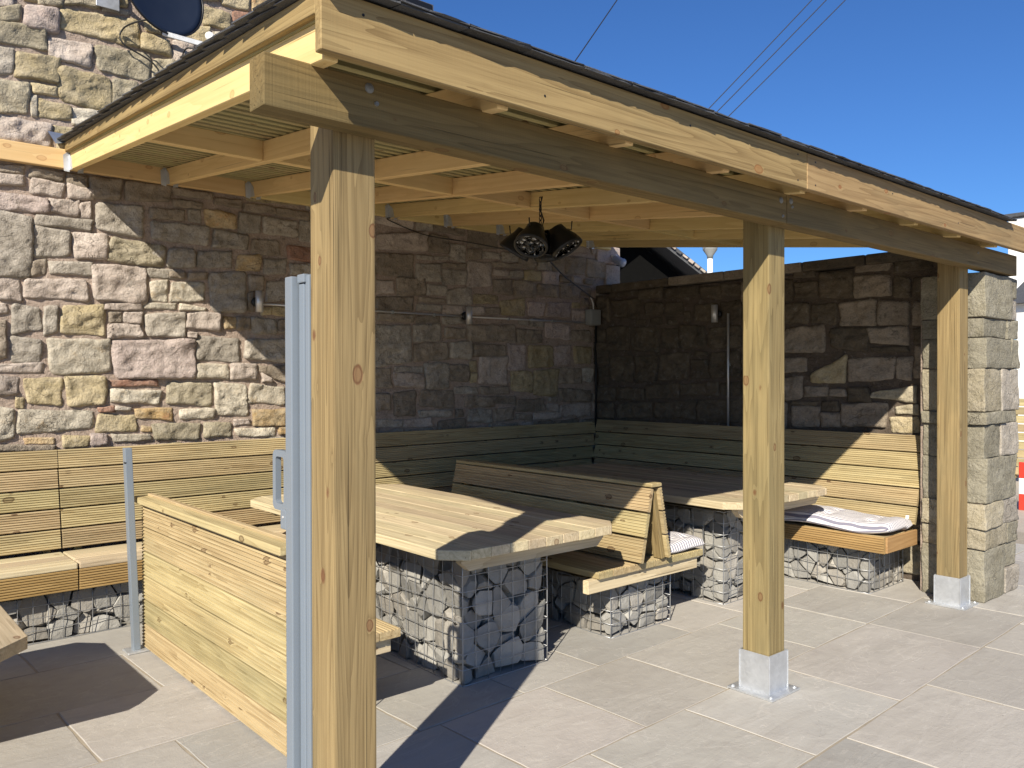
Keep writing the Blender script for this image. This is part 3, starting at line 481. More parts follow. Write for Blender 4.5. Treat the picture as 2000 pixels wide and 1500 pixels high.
def mortar_plane(name, axis, plane, a, b, z0, z1, root, step=.07, mat=MORTAR):
    nu = int((b-a)/step); nv = int((z1-z0)/step); vs = []; fs = []
    for j in range(nv+1):
        for i in range(nu+1):
            u = a+(b-a)*i/nu; v = z0+(z1-z0)*j/nv; d = noise.noise(V((u*6, v*6, 9)))*.006
            vs.append((u, plane-d, v) if axis == 'y' else (plane-d, u, v))
    for j in range(nv):
        for i in range(nu):
            k = j*(nu+1)+i; f = (k, k+1, k+nu+2, k+nu+1); fs.append(f if axis == 'y' else f[::-1])
    return mk(name, pydata(vs, fs), mat, root, None, True)
YW, XE = 6.2, 6.6
house = thing('stone_house', 'tall sandstone rubble house wall the shelter leans against', 'house', (3, YW, 0))
mortar_plane('mortar', 'y', YW, -3.2, 6.93, 0, 4.72, house)
core = box('wall_core', -3.2, 6.93, YW+.015, YW+.5, 0, 4.71, MORTAR, house, 0)
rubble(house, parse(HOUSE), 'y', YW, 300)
# dressed quoins at the far end of the house wall, rising over the boundary wall
z = 2.35
for k in range(8):
    h = random.uniform(.19, .27); L_ = (.36, .22)[k % 2]
    if z+h > 4.4: break
    box('quoin', 6.96-L_, 6.97, YW-.03, YW+.4, z+.008, z+h-.006, STONE['gpkg'[k % 4]], house, .012, 2); z += h
box('gutter', 3.5, 4.27, 5.98, 6.1, 4.80, 4.92, BLACK, house, .02, 2)
box('upper_wall', -3.2, 3.4, YW-.01, YW+.5, 4.712, 5.4, STONE['v'], house, .01)
rf = pydata([(3.42, 6.02, 4.86), (4.30, 6.02, 4.86), (4.30, 9.6, 6.6), (3.42, 9.6, 6.6), (3.42, 6.02, 4.94), (4.30, 6.02, 4.94), (4.30, 9.6, 6.68), (3.42, 9.6, 6.68)],
            [(0, 1, 5, 4), (1, 2, 6, 5), (4, 5, 6, 7), (3, 2, 1, 0), (0, 4, 7, 3)])
mk('roof', rf, SLATE, house)

bw = thing('boundary_wall', 'shaded rubble boundary wall with sloping coping behind the end bench', 'wall', (XE+.2, 4.3, 0))
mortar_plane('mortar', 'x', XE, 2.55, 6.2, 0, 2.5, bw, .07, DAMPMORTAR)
box('wall_core', XE+.015, XE+.42, 2.55, 6.19, 0, 2.49, MORTAR, bw, 0)
ENDW = []
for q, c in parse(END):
    lit = (q[0]+q[3])/2 < 3.05 and (q[1]+q[2])/2 < 1.62          # pale kept in the sun patch; shade and damp darken the other stones' colour
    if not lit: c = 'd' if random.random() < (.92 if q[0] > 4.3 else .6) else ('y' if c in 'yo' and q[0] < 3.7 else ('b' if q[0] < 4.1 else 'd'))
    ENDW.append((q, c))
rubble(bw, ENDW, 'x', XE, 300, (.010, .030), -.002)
y = 2.5
while y < 6.1:
    L_ = min(random.uniform(.55, .8), 6.15-y)
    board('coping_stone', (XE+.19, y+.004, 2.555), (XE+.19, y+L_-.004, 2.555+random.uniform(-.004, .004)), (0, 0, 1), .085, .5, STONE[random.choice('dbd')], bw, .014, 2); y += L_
# ---------------------------------------------------------------- gate pier of dressed blocks
pier = thing('stone_pier', 'weathered pier of large dressed blocks beside the last post', 'pier', (6.7, 2.4, 0))
box('mortar', 6.315, 6.93, 2.195, 2.62, 0, 2.33, MORTAR, pier, 0)
def ashlar(x0, x1, y0, y1, z0, z1, c):
    bm = bmesh.new(); bmesh.ops.create_cube(bm, size=1)
    sx, sy, sz = x1-x0, y1-y0, z1-z0
    for v in bm.verts: v.co = V((v.co.x*sx, v.co.y*sy, v.co.z*sz))
    bmesh.ops.bevel(bm, geom=bm.edges[:], offset=.008, segments=2, affect='EDGES', profile=.6)
    bmesh.ops.subdivide_edges(bm, edges=[e for e in bm.edges if e.calc_length() > .08], cuts=5, use_grid_fill=True)
    sd = V((random.uniform(0, 50), random.uniform(0, 50), 0))
    for v in bm.verts:
        n = noise.fractal(v.co*8+sd, .85, 2.1, 5); d = v.co.normalized(); v.co += d*(n*.011)+V((noise.noise(v.co*5+sd), noise.noise(v.co*5+sd+V((9, 9, 9))), noise.noise(v.co*6+sd+V((4, 2, 9)))))*.009
    bmesh.ops.triangulate(bm, faces=[f for f in bm.faces if len(f.verts) > 4])
    me = bpy.data.meshes.new('a'); bm.to_mesh(me); bm.free()
    mk('dressed_stone', me, STONE[c], pier, Matrix.Translation(((x0+x1)/2, (y0+y1)/2, (z0+z1)/2)), True)
zs = [0, .34, .60, .82, 1.18, 1.30, 1.42, 1.52, 1.92, 2.05, 2.2, 2.32, 2.62, 2.95]
zs = [0, .37, .52, .70, 1.02, 1.26, 1.35, 1.66, 1.88, 2.02, 2.34]
for k, (z0, z1) in enumerate(zip(zs[:-1], zs[1:])):
    sp = 6.29+random.uniform(.3, .55)+(.1 if k % 2 else 0)
    ashlar(6.29+random.uniform(-.014, .012), sp-.003, 2.17+random.uniform(-.012, .010), 2.60, z0+.002, z1-.002, random.choice('mmvm'))
    if sp < 6.85:
        zc = (z0+z1)/2 if (z1-z0) > .3 and random.random() < .5 else None
        for (za, zb) in (((z0, z1),) if zc is None else ((z0, zc), (zc, z1))):
            ashlar(sp+.003, 6.955+random.uniform(-.015, .01), 2.175+random.uniform(-.012, .008), 2.60, za+.002, zb-.002, random.choice('mmgm'))

# ---------------------------------------------------------------- things beyond the walls
ob = thing('outbuilding', 'gabled outbuilding with its shaded front in flat black, glimpsed over the boundary wall', 'building', (16, 15, 0))
BK = plain('black_shed_shade', (.006, .006, .006), 1, 0, 20, .3, 0, 0)  # flat black paints in the shade inside an open shed
a0 = V((12.59, 11.59, 0)); a1 = V((13.79, 10.54, 0))
ux = (a1-a0).normalized(); uy = V((-ux.y, ux.x, 0))
apex = V((13.05, 11.22, 4.76)); eav = V((14.32, 10.1, 3.43)); eavL = apex*2-eav; eavL.z = eav.z
def ext(poly, d, name, mat, par):
    n = len(poly); vs = [V(p) for p in poly]+[V(p)+d for p in poly]
    fs = [tuple(range(n)), tuple(range(2*n-1, n-1, -1))]+[(i, n+i, n+(i+1) % n, (i+1) % n) for i in range(n)]
    me = pydata(vs, fs); fixn(me); return mk(name, me, mat, par)
wl = eavL+(eav-eavL)*.06; wr = eavL+(eav-eavL)*.94
ww_ = uy*.5
ext([q_+ww_ for q_ in (V((wl.x, wl.y, 0)), V((wr.x, wr.y, 0)), V((wr.x, wr.y, eav.z)), apex-V((0, 0, .12)), V((wl.x, wl.y, eav.z)))], uy*3.4, 'gable_wall', BK, ob)
for nm, e in (('roof', eav), ('roof', eavL)):
    nrm = V((0, 0, .16))
    ext([apex-uy*.3, e-uy*.3, e-uy*.3+nrm, apex-uy*.3+nrm], uy*6.6, nm, SLATE, ob)
    d = (e-apex)
    for k in range(14):
        p = apex+d*((k+.1)/14)-uy*.34+V((0, 0, .10)); q = apex+d*((k+.85)/14)-uy*.34+V((0, 0, .10))
        board('verge_slate', p, q, (0, 0, 1), random.uniform(.03, .07), .05, random.choice((SLATE, STONE['p'], STONE['g'])), ob, .006)
pp = V((12.58, 8.96, 0)); top = V((12.58, 8.96, 3.85))
pole = thing('lamp_pole', 'thin white pole with grey cap against the sky', 'pole', (pp.x, pp.y, 0))
tube('pole', [(pp.x, pp.y, 0), (pp.x, pp.y, top.z)], .05, WHITEP, pole, 10)
mk('cap', lathe([(.05, -.06), (.06, 0), (.13, .10), (.14, .16), (.05, .26)], 16), PLASTIC, pole, Matrix.Translation((pp.x, pp.y, top.z-.02)), True)
# white house far right
wc = V((20.17, 6.35, 0)); wb = thing('white_cottage', 'white rendered cottage with chimney at the right edge', 'building', (wc.x, wc.y, 0))
box('wall', wc.x, wc.x+8, wc.y-9, wc.y, 0, 3.3, WHITEP, wb, .02)
ext([V((wc.x-.25, wc.y+.2, 3.2)), V((wc.x+4, wc.y+.2, 5.0)), V((wc.x+8.25, wc.y+.2, 3.2))], V((0, -9.4, 0)), 'roof', SLATE, wb)
ch = V((22.4, 7.08, 5.3))
box('chimney', ch.x-.1, ch.x+.7, ch.y-.55, ch.y+.12, 3.3, ch.z+.16, WHITEP, wb, .02)
box('chimney_cap', ch.x-.18, ch.x+.78, ch.y-.63, ch.y+.2, ch.z+.165, ch.z+.27, SLATE, wb, .02)
f0 = V((14.47, 4.65, 0)); fe = thing('timber_fence', 'timber slat fence in the distance at the right edge', 'fence', (f0.x, f0.y-.6, 0))
for k in range(9):
    board('slat', (f0.x, f0.y-2.5, .12+k*.135), (f0.x, f0.y+.1, .12+k*.135), (0, 0, 1), .12, .022, W_DECK, fe)
for k in (0, 1.2, 2.4): box('fence_post', f0.x+.015, f0.x+.1, f0.y-2.5+k, f0.y-2.41+k, 0, 1.3, W_POST, fe)
b0 = V((11.46, 3.54, .3)); ba = thing('traffic_barrier', 'red and white barrier board standing in front of the fence', 'barrier', (b0.x, b0.y-.4, 0))
RED = plain('red_plastic', (.55, .045, .025), .45)
zb = b0.z
for k in range(3):
    box('stripe', b0.x, b0.x+.04, b0.y-1.2, b0.y+.03, zb-.36+k*.2, zb-.163+k*.2, (RED, WHITEP, RED)[k], ba, .005)
for k in (.1, 1.0): box('leg', b0.x+.045, b0.x+.08, b0.y-1.2+k, b0.y-1.15+k, 0, zb+.2, BLACK, ba)
# overhead cables
for (A, B, lab) in (((6.72, 6.78, 5.15), (10.34, 8.31, 8.65), 'single dark overhead cable, leftmost in the sky'), ((10.77, 7.91, 5.71), (12.61, 6.34, 8.27), 'leftmost cable of the three overhead cables on the right'), ((10.87, 7.82, 5.67), (12.8, 6.18, 8.27), 'middle cable of the three overhead cables on the right'), ((11.0, 7.71, 5.59), (13.07, 5.94, 8.31), 'rightmost cable of the three overhead cables on the right')):
    A, B = V(A), V(B); A2, B2 = A+(A-B)*.5, B+(B-A)*.8
    o = tube('overhead_cable', [A2+(B2-A2)*t-V((0, 0, .5*t*(1-t)*.4)) for t in [i/10 for i in range(11)]], .0075, RUBBER, None, 5); tag(o, lab, 'cable', 'overhead cables')

# ================================================================ TIMBER SHELTER
PITCH, RSK = .1286, .068
def rz(y): return 2.484+PITCH*(y-2.06)              # underside of the rafters
def rx(xw, y): return xw-RSK*(6.15-y)               # rafters run slightly askew to the wall
sh = thing('timber_shelter', 'open timber lean-to shelter with slate roof on three square posts', 'shelter', (3.7, 2.3, 0))
def post(x):
    p = board('post', (x+.075, 2.325, .012), (x+.075, 2.325, 2.5), (0, 1, 0), .15, .15, W_POST, sh, .007, 2)
    return p
for i, x in enumerate((1.23, 3.65, 6.05)):
    p = post(x)
    g0, g1, y0, y1 = x-.006, x+.156, 2.244, 2.406
    shv = []; shf = []
    def addbox(x0, x1, ya, yb, z0, z1):
        b_ = len(shv)
        for zz in (z0, z1):
            for (a_, c_) in ((x0, ya), (x1, ya), (x1, yb), (x0, yb)): shv.append((a_, c_, zz))
        for f in ((3, 2, 1, 0), (4, 5, 6, 7), (0, 1, 5, 4), (1, 2, 6, 5), (2, 3, 7, 6), (3, 0, 4, 7)): shf.append(tuple(b_+k for k in f))
    addbox(x-.055, x+.205, 2.195, 2.455, .001, .011)
    e = .005
    addbox(g0-e, g0, y0-e, y1+e, .0112, .205); addbox(g1, g1+e, y0-e, y1+e, .0112, .205)
    addbox(g0+.0002, g1-.0002, y0-e, y0, .0112, .205); addbox(g0+.0002, g1-.0002, y1, y1+e, .0112, .205)
    # weld fillets round the foot and down the corners
    for (xa, ya) in ((g0-e, y0-e), (g1+e, y0-e), (g0-e, y1+e), (g1+e, y1+e)):
        tube_data([(xa, ya, .012), (xa, ya, .2)], .004, 6, shv, shf)
    so = mk('base_shoe', pydata(shv, shf), GALV, p)
    for (dx, dy) in ((-.035, -.035), (.185, -.035), (-.035, .115+.07), (.185, .185)):
        mk('bolt', lathe([(.010, 0), (.010, .005), (.005, .006), (.005, .008)], 8), GALV, p, Matrix.Translation((x+dx, 2.25+dy, .011)))
# front beam bolted to the faces of the posts
board('beam', (.965, 2.2, 2.427), (3.651, 2.2, 2.427), (0, 0, 1), .148, .095, W_BEAM, sh, .005, 2)
board('beam', (3.655, 2.2, 2.427), (6.86, 2.2, 2.427), (0, 0, 1), .148, .095, W_BEAM, sh, .005, 2)
for (x, z) in ((1.3, 2.474), (1.325, 2.432), (3.60, 2.46), (3.615, 2.385), (3.69, 2.468), (3.70, 2.44), (6.1, 2.45)):
    mk('coach_bolt', lathe([(.016 if z > 2.45 else .008, 0), (.015 if z > 2.45 else .007, .003), (.006, .006)], 12), DULL, sh, Matrix.Translation((x, 2.1525, z)) @ Matrix.Rotation(R(90), 4, 'X'))
# wall plate (ledger) running on past the shelter
board('wall_plate', (-2.6, 6.155, 3.075), (2.6, 6.155, 3.075), (0, 0, 1), .13, .05, W_RAFT, sh, .004)
board('wall_plate', (2.603, 6.155, 3.075), (6.78, 6.155, 3.075), (0, 0, 1), .13, .05, W_RAFT, sh, .004)
# rafters, hangers, noggins
XW = [1.40+.63*k for k in range(9)]
RH = .112
for k, xw in enumerate(XW):
    a = V((rx(xw, 2.055), 2.055, rz(2.055)+RH/2)); b_ = V((xw, 6.128, rz(6.128)+RH/2))
    board('rafter', a, b_, (0, 0, 1), RH, .045, W_RAFT, sh, .003)
    # joist hanger: bent strap either side of the rafter end
    vs, fs = [], []
    for sx in (-1, 1):
        x0 = xw+sx*.0245
        q = [(x0, 6.127, rz(6.12)-.004), (x0+sx*.002, 6.127, 3.12), (x0+sx*.002, 6.06, 3.07), (x0+sx*.002, 6.035, rz(6.04)+.0), (x0, 6.06, rz(6.06)-.004)]
        b0_ = len(vs); vs += q+[(p_[0]+sx*.0025, p_[1], p_[2]) for p_ in q]
        fs += [tuple(b0_+i for i in range(5)), tuple(b0_+5+i for i in range(4, -1, -1))]+[(b0_+i, b0_+5+i, b0_+5+(i+1) % 5, b0_+(i+1) % 5) for i in range(5)]
        b0_ = len(vs)   # flange nailed to the plate
        vs += [(x0, 6.1285, 2.99), (x0+sx*.035, 6.1285, 2.995), (x0+sx*.04, 6.1285, 3.10), (x0, 6.1285, 3.135)]; vs += [(v[0], v[1]-.0025, v[2]) for v in vs[-4:]]
        fs += [(b0_, b0_+1, b0_+2, b0_+3), (b0_+7, b0_+6, b0_+5, b0_+4)]+[(b0_+i, b0_+4+i, b0_+4+(i+1) % 4, b0_+(i+1) % 4) for i in range(4)]
    me = pydata(vs, fs); fixn(me); mk('joist_hanger', me, GALV, sh)
    # angle bracket where the rafter sits on the beam
    xb = rx(xw, 2.2)
    box('angle_bracket', xb+.024, xb+.058, 2.205, 2.208, 2.503, 2.55, GALV, sh, 0)
for k in range(len(XW)-1):
    yy = 4.16 + (.0 if k % 2 else .05)
    xa, xb = rx(XW[k], yy)+.0235, rx(XW[k+1], yy)-.0235
    z0 = rz(yy)+RH/2
    board('noggin', (xa, yy, z0+.002), (xb, yy, z0+.002), (0, 0, 1), RH-.006, .045, W_RAFT, sh, .003)
# slating battens
def left(y): return rx(1.40, y)-.0225
def right(y): return rx(XW[-1], y)+.0225+.10
nb = 41
for k in range(nb):
    y = 2.075+.1005*k; zc = rz(y)+RH+.0135
    board('batten', (left(y)+.002, y, zc), (right(y), y, zc), (0, 1, PITCH), .046, .025, W_BATT, sh, .002)
def sheet(zo, th, xl, xr, y0, y1):
    vs = []
    for zz in (0, th):
        for (x, y) in ((left(y0)+xl, y0), (right(y0)+xr, y0), (right(y1)+xr, y1), (left(y1)+xl, y1)): vs.append((x, y, rz(y)+zo+zz))
    return pydata(vs, [(3, 2, 1, 0), (4, 5, 6, 7), (0, 1, 5, 4), (1, 2, 6, 5), (2, 3, 7, 6), (3, 0, 4, 7)])
mk('roof_membrane', sheet(RH+.0275, .004, .004, -.004, 2.056, 6.19), MEMBR, sh)
# fascia in two lengths, barge board down the gable edge
board('fascia', (1.068, 2.035, 2.577), (3.603, 2.035, 2.577), (0, 0, 1), .172, .034, W_FASC, sh, .003)
board('fascia', (3.607, 2.035, 2.577), (7.0, 2.035, 2.577), (0, 0, 1), .172, .034, W_FASC, sh, .003)
ba_a, ba_b = V((left(2.056)-.0145, 2.056, rz(2.056)+RH+.037)), V((left(6.16)-.0145, 6.16, rz(6.16)+RH+.037))
board('barge_board', ba_a, ba_b, (0, 0, 1), .062, .028, W_FASC, sh, .002)
vs_a, vs_b = V((left(2.06)-.002, 2.06, rz(2.06)+RH+.0135)), V((left(6.15)-.002, 6.15, rz(6.15)+RH+.0135))
board('verge_strip', vs_a, vs_b, (0, 0, 1), .029, .006, W_BATT, sh, 0)
# counter batten seen in the shadow gap behind the barge board
for (x, z) in ((1.2, 2.62), (1.9, 2.55), (2.7, 2.61), (3.52, 2.64), (3.52, 2.52), (3.68, 2.63), (3.68, 2.52), (4.5, 2.6), (5.4, 2.55)):
    mk('nail_head', lathe([(.0045, 0), (.004, .0015)], 8), BLACK, sh, Matrix.Translation((x, 2.0178, z)) @ Matrix.Rotation(R(90), 4, 'X'))
# slates
def slate_mesh(wd, ln, th):
    vs = []; n = 5
    for zz in (0, th):
        o = [(-wd/2+wd*i/n, random.uniform(-.004, .004)) for i in range(n+1)]+[(wd/2+random.uniform(-.003, .003), ln*.5), (wd/2, ln), (-wd/2, ln), (-wd/2+random.uniform(-.003, .003), ln*.5)]
        vs += [(x+(random.uniform(-.002, .002)), y, zz) for x, y in o]
    m_ = len(vs)//2
    fs = [tuple(range(m_-1, -1, -1)), tuple(range(m_, 2*m_))]+[(i, (i+1) % m_, m_+(i+1) % m_, m_+i) for i in range(m_)]
    return pydata(vs, fs)
SM = [slate_mesh(.246, .44, random.uniform(.0045, .0065)) for _ in range(10)]
SMH = [slate_mesh(.37, .44, .006) for _ in range(4)]
sv, sf = [], []
gauge = .1975
for c in range(22):
    y = 1.970+gauge*c
    ln = .44
    if y > 6.1: break
    off = .125 if c % 2 else 0
    x = left(y)-.05; xr = right(y)+.05; first = True
    while x < xr-.05:
        me = random.choice(SM)
        tilt = math.atan(PITCH)-.020+random.uniform(-.004, .004)
        z0 = rz(y)+RH+.0865+random.uniform(0, .002)
        wdt = .25
        if first and off: wdt = .375; me = random.choice(SMH)
        m_ = Matrix.Translation((x+wdt/2, y+random.uniform(-.003, .003), z0)) @ Matrix.Rotation(tilt, 4, 'X') @ Matrix.Rotation(random.uniform(-.005, .005), 4, 'Z')
        if y+ln*math.cos(tilt) > 6.165: m_ = m_ @ Matrix.Diagonal((1, max(.15, (6.165-y)/ln), 1, 1))
        if c == 0 or first or (c == 1 and False):
            mk('slate', me, SLATE, sh, m_)
        else:
            b0_ = len(sv); sv += [m_ @ v.co for v in me.vertices]; sf += [tuple(b0_+i for i in p_.vertices) for p_ in me.polygons]
        x += wdt; first = False
# doubled under-course at the eaves and the bedding slates under the verge
x = left(1.99)+.078
while x < right(1.99):
    me = random.choice(SM)
    mk('slate', me, SLATE, sh, Matrix.Translation((x, 1.974+random.uniform(-.004, .004), rz(1.966)+RH+.0805)) @ Matrix.Rotation(math.atan(PITCH), 4, 'X')); x += .25
for c in range(18):
    y = 2.06+.228*c
    me = random.choice(SM)
    mk('slate', me, SLATE, sh, Matrix.Translation((left(y)+.08, y, rz(y)+RH+.0715)) @ Matrix.Rotation(math.atan(PITCH), 4, 'X') @ Matrix.Diagonal((1, .52, .7, 1)))
o = mk('slate_field', pydata(sv, sf), SLATE, sh); o['kind'] = 'stuff'
# lead flashing dressed up the wall
mk('flashing', sheet(0, 0, 0, 0, 0, 0) if False else bevel_box(5.0, .004, .14, 0), LEAD, sh, Matrix.Translation((4.4, 6.155, rz(6.15)+RH+.15)) @ Matrix.Rotation(R(-12), 4, 'X'))
fl = pydata([(1.29, 6.12, 3.165), (1.38, 6.10, 3.185), (1.40, 6.15, 3.245), (1.25, 6.155, 3.25)], [(0, 1, 2, 3)]); mk('lead_apron', fl, LEAD, sh)

# ================================================================ GABIONS
def clip_poly(faces, n, d):
    """keep n.x <= d of a convex polyhedron given as list of loops"""
    out = []; cut = []
    for f in faces:
        ds = [n.dot(p)-d for p in f]; r = []
        for i in range(len(f)):
            j = (i+1) % len(f)
            if ds[i] <= 0: r.append(f[i])
            if (ds[i] < 0 < ds[j]) or (ds[j] < 0 < ds[i]):
                t = ds[i]/(ds[i]-ds[j]); q = f[i]+(f[j]-f[i])*t; r.append(q); cut.append(q)
        if len(r) > 2: out.append(r)
    if len(cut) > 2:
        c = sum(cut, V())/len(cut); ax = (cut[0]-c)
        if ax.length < 1e-9: return out
        ax.normalize(); ay = n.cross(ax)
        cut.sort(key=lambda p: math.atan2((p-c).dot(ay), (p-c).dot(ax)))
        u_ = [cut[0]]
        for q in cut[1:]:
            if (q-u_[-1]).length > 1e-5: u_.append(q)
        if len(u_) > 2: out.append(u_)
    return out
def rock(center, neigh, lo, hi, gap):
    s = .14
    x0, x1, y0, y1, z0, z1 = [center[i//2]+(-s if i % 2 == 0 else s) for i in range(6)]
    c = [V((x, y, z)) for x in (x0, x1) for y in (y0, y1) for z in (z0, z1)]
    F = [[c[0], c[1], c[3], c[2]], [c[4], c[6], c[7], c[5]], [c[0], c[4], c[5], c[1]], [c[2], c[3], c[7], c[6]], [c[0], c[2], c[6], c[4]], [c[1], c[5], c[7], c[3]]]
    for q in neigh:
        d = q-center; L_ = d.length
        if L_ < 1e-6: continue
        n = d/L_; n2 = (n+V((random.uniform(-.09, .09), random.uniform(-.09, .09), random.uniform(-.09, .09)))).normalized()
        F = clip_poly(F, n2, n2.dot(center+d*.5)-gap*random.uniform(.4, 1.6))
    for ax in range(3):
        for sg, lim in ((-1, lo), (1, hi)):
            n = V((0, 0, 0)); n[ax] = sg
            n2 = (n+V((random.uniform(-.22, .22), random.uniform(-.22, .22), random.uniform(-.22, .22)))).normalized()
            P = V(center); P[ax] = lim[ax]-sg*random.choice((.001, .003, .008, .015, .026))*random.uniform(.5, 1.2)
            F = clip_poly(F, n2, n2.dot(P))
            F = clip_poly(F, n, sg*(lim[ax]-sg*.001))
    for _ in range(6):      # knocked-off corners
        n = V((random.gauss(0, 1), random.gauss(0, 1), random.gauss(0, 1))).normalized()
        m_ = max((n.dot(p-center) for f in F for p in f), default=.05)
        F = clip_poly(F, n, n.dot(center)+m_*random.uniform(.76, .96))
    return F
def poly_mesh(F, o):
    vs = []; fs = []; idx = {}
    for f in F:
        r = []
        for p in f:
            k = (round(p.x*5000), round(p.y*5000), round(p.z*5000))
            if k not in idx: idx[k] = len(vs); vs.append(p-o)
            if not r or r[-1] != idx[k]: r.append(idx[k])
        if len(r) > 2 and r[0] == r[-1]: r.pop()
        if len(set(r)) > 2: fs.append(tuple(r))
    me = pydata(vs, fs); me.validate()
    bm = bmesh.new(); bm.from_mesh(me); bmesh.ops.recalc_face_normals(bm, faces=bm.faces[:])
    try: bmesh.ops.bevel(bm, geom=bm.edges[:], offset=.0035, segments=1, affect='EDGES', clamp_overlap=True)
    except Exception: pass
    bm.to_mesh(me); bm.free(); return me
def gabion(label, x0, x1, y0, y1, h, faces='xyX', cell=.0857, sx=.112, sz=.088):
    G = thing('gabion', label, 'gabion', ((x0+x1)/2, (y0+y1)/2, 0), 'stone filled gabion baskets')
    ins = .006; lo = V((x0+ins, y0+ins, .003)); hi = V((x1-ins, y1-ins, h-.002))
    nx = max(2, round((x1-x0)/sx)); ny = max(2, round((y1-y0)/sx)); nz = max(2, round(h/sz))
    pts = {}
    for i in range(nx):
        for j in range(ny):
            for k in range(nz):
                if random.random() < .2: continue
                of = ((k % 2)-.5)*.5
                px = (i+.5+random.uniform(-.34, .34)+of)*(x1-x0)/nx; py = (j+.5+random.uniform(-.34, .34)+of)*(y1-y0)/ny
                px = min(max(px, .02), x1-x0-.02); py = min(max(py, .02), y1-y0-.02)
                pts[i, j, k] = V((x0+px, y0+py, (k+.5+random.uniform(-.36, .36))*h/nz))
    cnt = 0
    for (i, j, k), c in pts.items():
        if not (lo.x < c.x < hi.x and lo.y < c.y < hi.y and lo.z < c.z < hi.z): continue
        near = (('x' in faces and i <= 0) or ('X' in faces and i >= nx-1) or ('y' in faces and j <= 0) or ('Y' in faces and j >= ny-1))
        if not near: continue
        nb_ = [q for (a, b_, d), q in pts.items() if abs(a-i) <= 2 and abs(b_-j) <= 2 and abs(d-k) <= 2 and q is not c]
        F = rock(c, nb_, lo, hi, random.uniform(.001, .008))
        if len(F) < 4: continue
        mk('rock', poly_mesh(F, c), random.choice(GROCK), G, Matrix.Translation(c)); cnt += 1
    m_ = sx*.75
    if x1-x0 > 2.2*m_ and y1-y0 > 2.2*m_:
        box('rubble_core', x0+m_, x1-m_, y0+m_, y1-m_, .01, h-.03, GROCK[0], G, .02)
    # welded mesh, one panel a side
    def panel(nm, P0, U, lenU, nrm):
        vs, fs = [], []; nu = max(2, round(lenU/cell)); nv = max(2, round(h/cell)); up = V((0, 0, 1))
        bul = lambda s, t: nrm*(.004*math.sin(math.pi*s)*math.sin(math.pi*t)+random.uniform(-.0015, .0015))
        for a in range(nu+1):
            s = a/nu; pp_ = [P0+U*(lenU*s)+up*(h*t)+bul(s, t)+U*random.uniform(-.0015, .0015) for t in [q/nv for q in range(nv+1)]]
            tube_data(pp_, .0023 if 0 < a < nu else .0032, 5, vs, fs)
        for b_ in range(nv+1):
            t = b_/nv; pp_ = [P0+U*(lenU*s)+up*(h*t)+bul(s, t)+nrm*.004 for s in [q/nu for q in range(nu+1)]]
            tube_data(pp_, .0023 if 0 < b_ < nv else .0032, 5, vs, fs)
        mk('wire_panel', pydata(vs, fs), WIRE, G, None, True)
    panel('f', V((x0, y0, .003)), V((1, 0, 0)), x1-x0, V((0, -1, 0)))
    panel('l', V((x0, y0, .003)), V((0, 1, 0)), y1-y0, V((-1, 0, 0)))
    panel('r', V((x1, y0, .003)), V((0, 1, 0)), y1-y0, V((1, 0, 0)))
    return G
gabion('tall rock gabion under the nearer long table', 2.575, 3.175, 3.36, 5.0, .65)
gabion('low rock gabion under the double sided bench', 3.74, 4.32, 3.39, 5.1, .325)
gabion('tall rock gabion under the far table', 4.89, 5.49, 3.37, 5.0, .65)
gabion('low rock gabion under the end wall bench', 5.94, 6.5, 2.83, 4.7, .335, 'xy', .08)
gabion('long low rock gabion under the sunny left wall bench', -.35, 1.95, 5.61, 5.98, .30, 'y', .083)
gabion('low rock gabion under the bench behind the first post', 1.60, 2.0, 3.38, 5.1, .335, 'yX')
gabion('low rock gabion at the bottom left under the low table', -.5, .1, 4.25, 4.85, .40, 'xyX')

# ================================================================ BENCHES
# ---- long wall bench
def wall_bench(label, x0, x1):
    B = thing('wall_bench', label, 'bench', ((x0+x1)/2, 5.8, 0), 'benches along the house wall')
    b0, t0 = V((0, 5.965, .485)), V((0, 6.095, 1.13)); up = (t0-b0).normalized(); n = 5; pitch = (t0-b0).length/n
    for k in range(n):
        c = b0+up*(pitch*(k+.5)); dx = random.uniform(-.003, .003)
        xe = min(x1-.002+dx, 6.285+(c.z-.49)*.317-.018)
        deck('back_board', V((x0+.002, c.y, c.z)), V((xe, c.y, c.z)), up, pitch-.010, .028, W_DECK, B, (0, -1, .2), 7)
    for k in range(3):
        y = 5.535+.145*(k+.5)
        board('seat_board', (x0+.002, y, .45), (min(x1, 6.3)-.002, y, .45), (0, 1, 0), .14, .038, W_TABLE, B, .008, 2)
    deck('apron_board', V((x0+.002, 5.55, .365)), V((min(x1, 5.8)-.002, 5.55, .365)), (0, 0, 1), .126, .028, W_APRON, B, (0, -1, 0), 7)
    k = x0+.1
    while k < x1:
        board('back_support', (k, 6.012, .44), (k, 6.12, 1.1), (1, 0, 0), .045, .045, W_POST, B); k += .9
    return B
wall_bench('sunlit ribbed timber wall bench at the far left of the wall', -1.6, 1.278)
wall_bench('long ribbed timber wall bench running from the grey post to the corner', 1.283, 6.52)
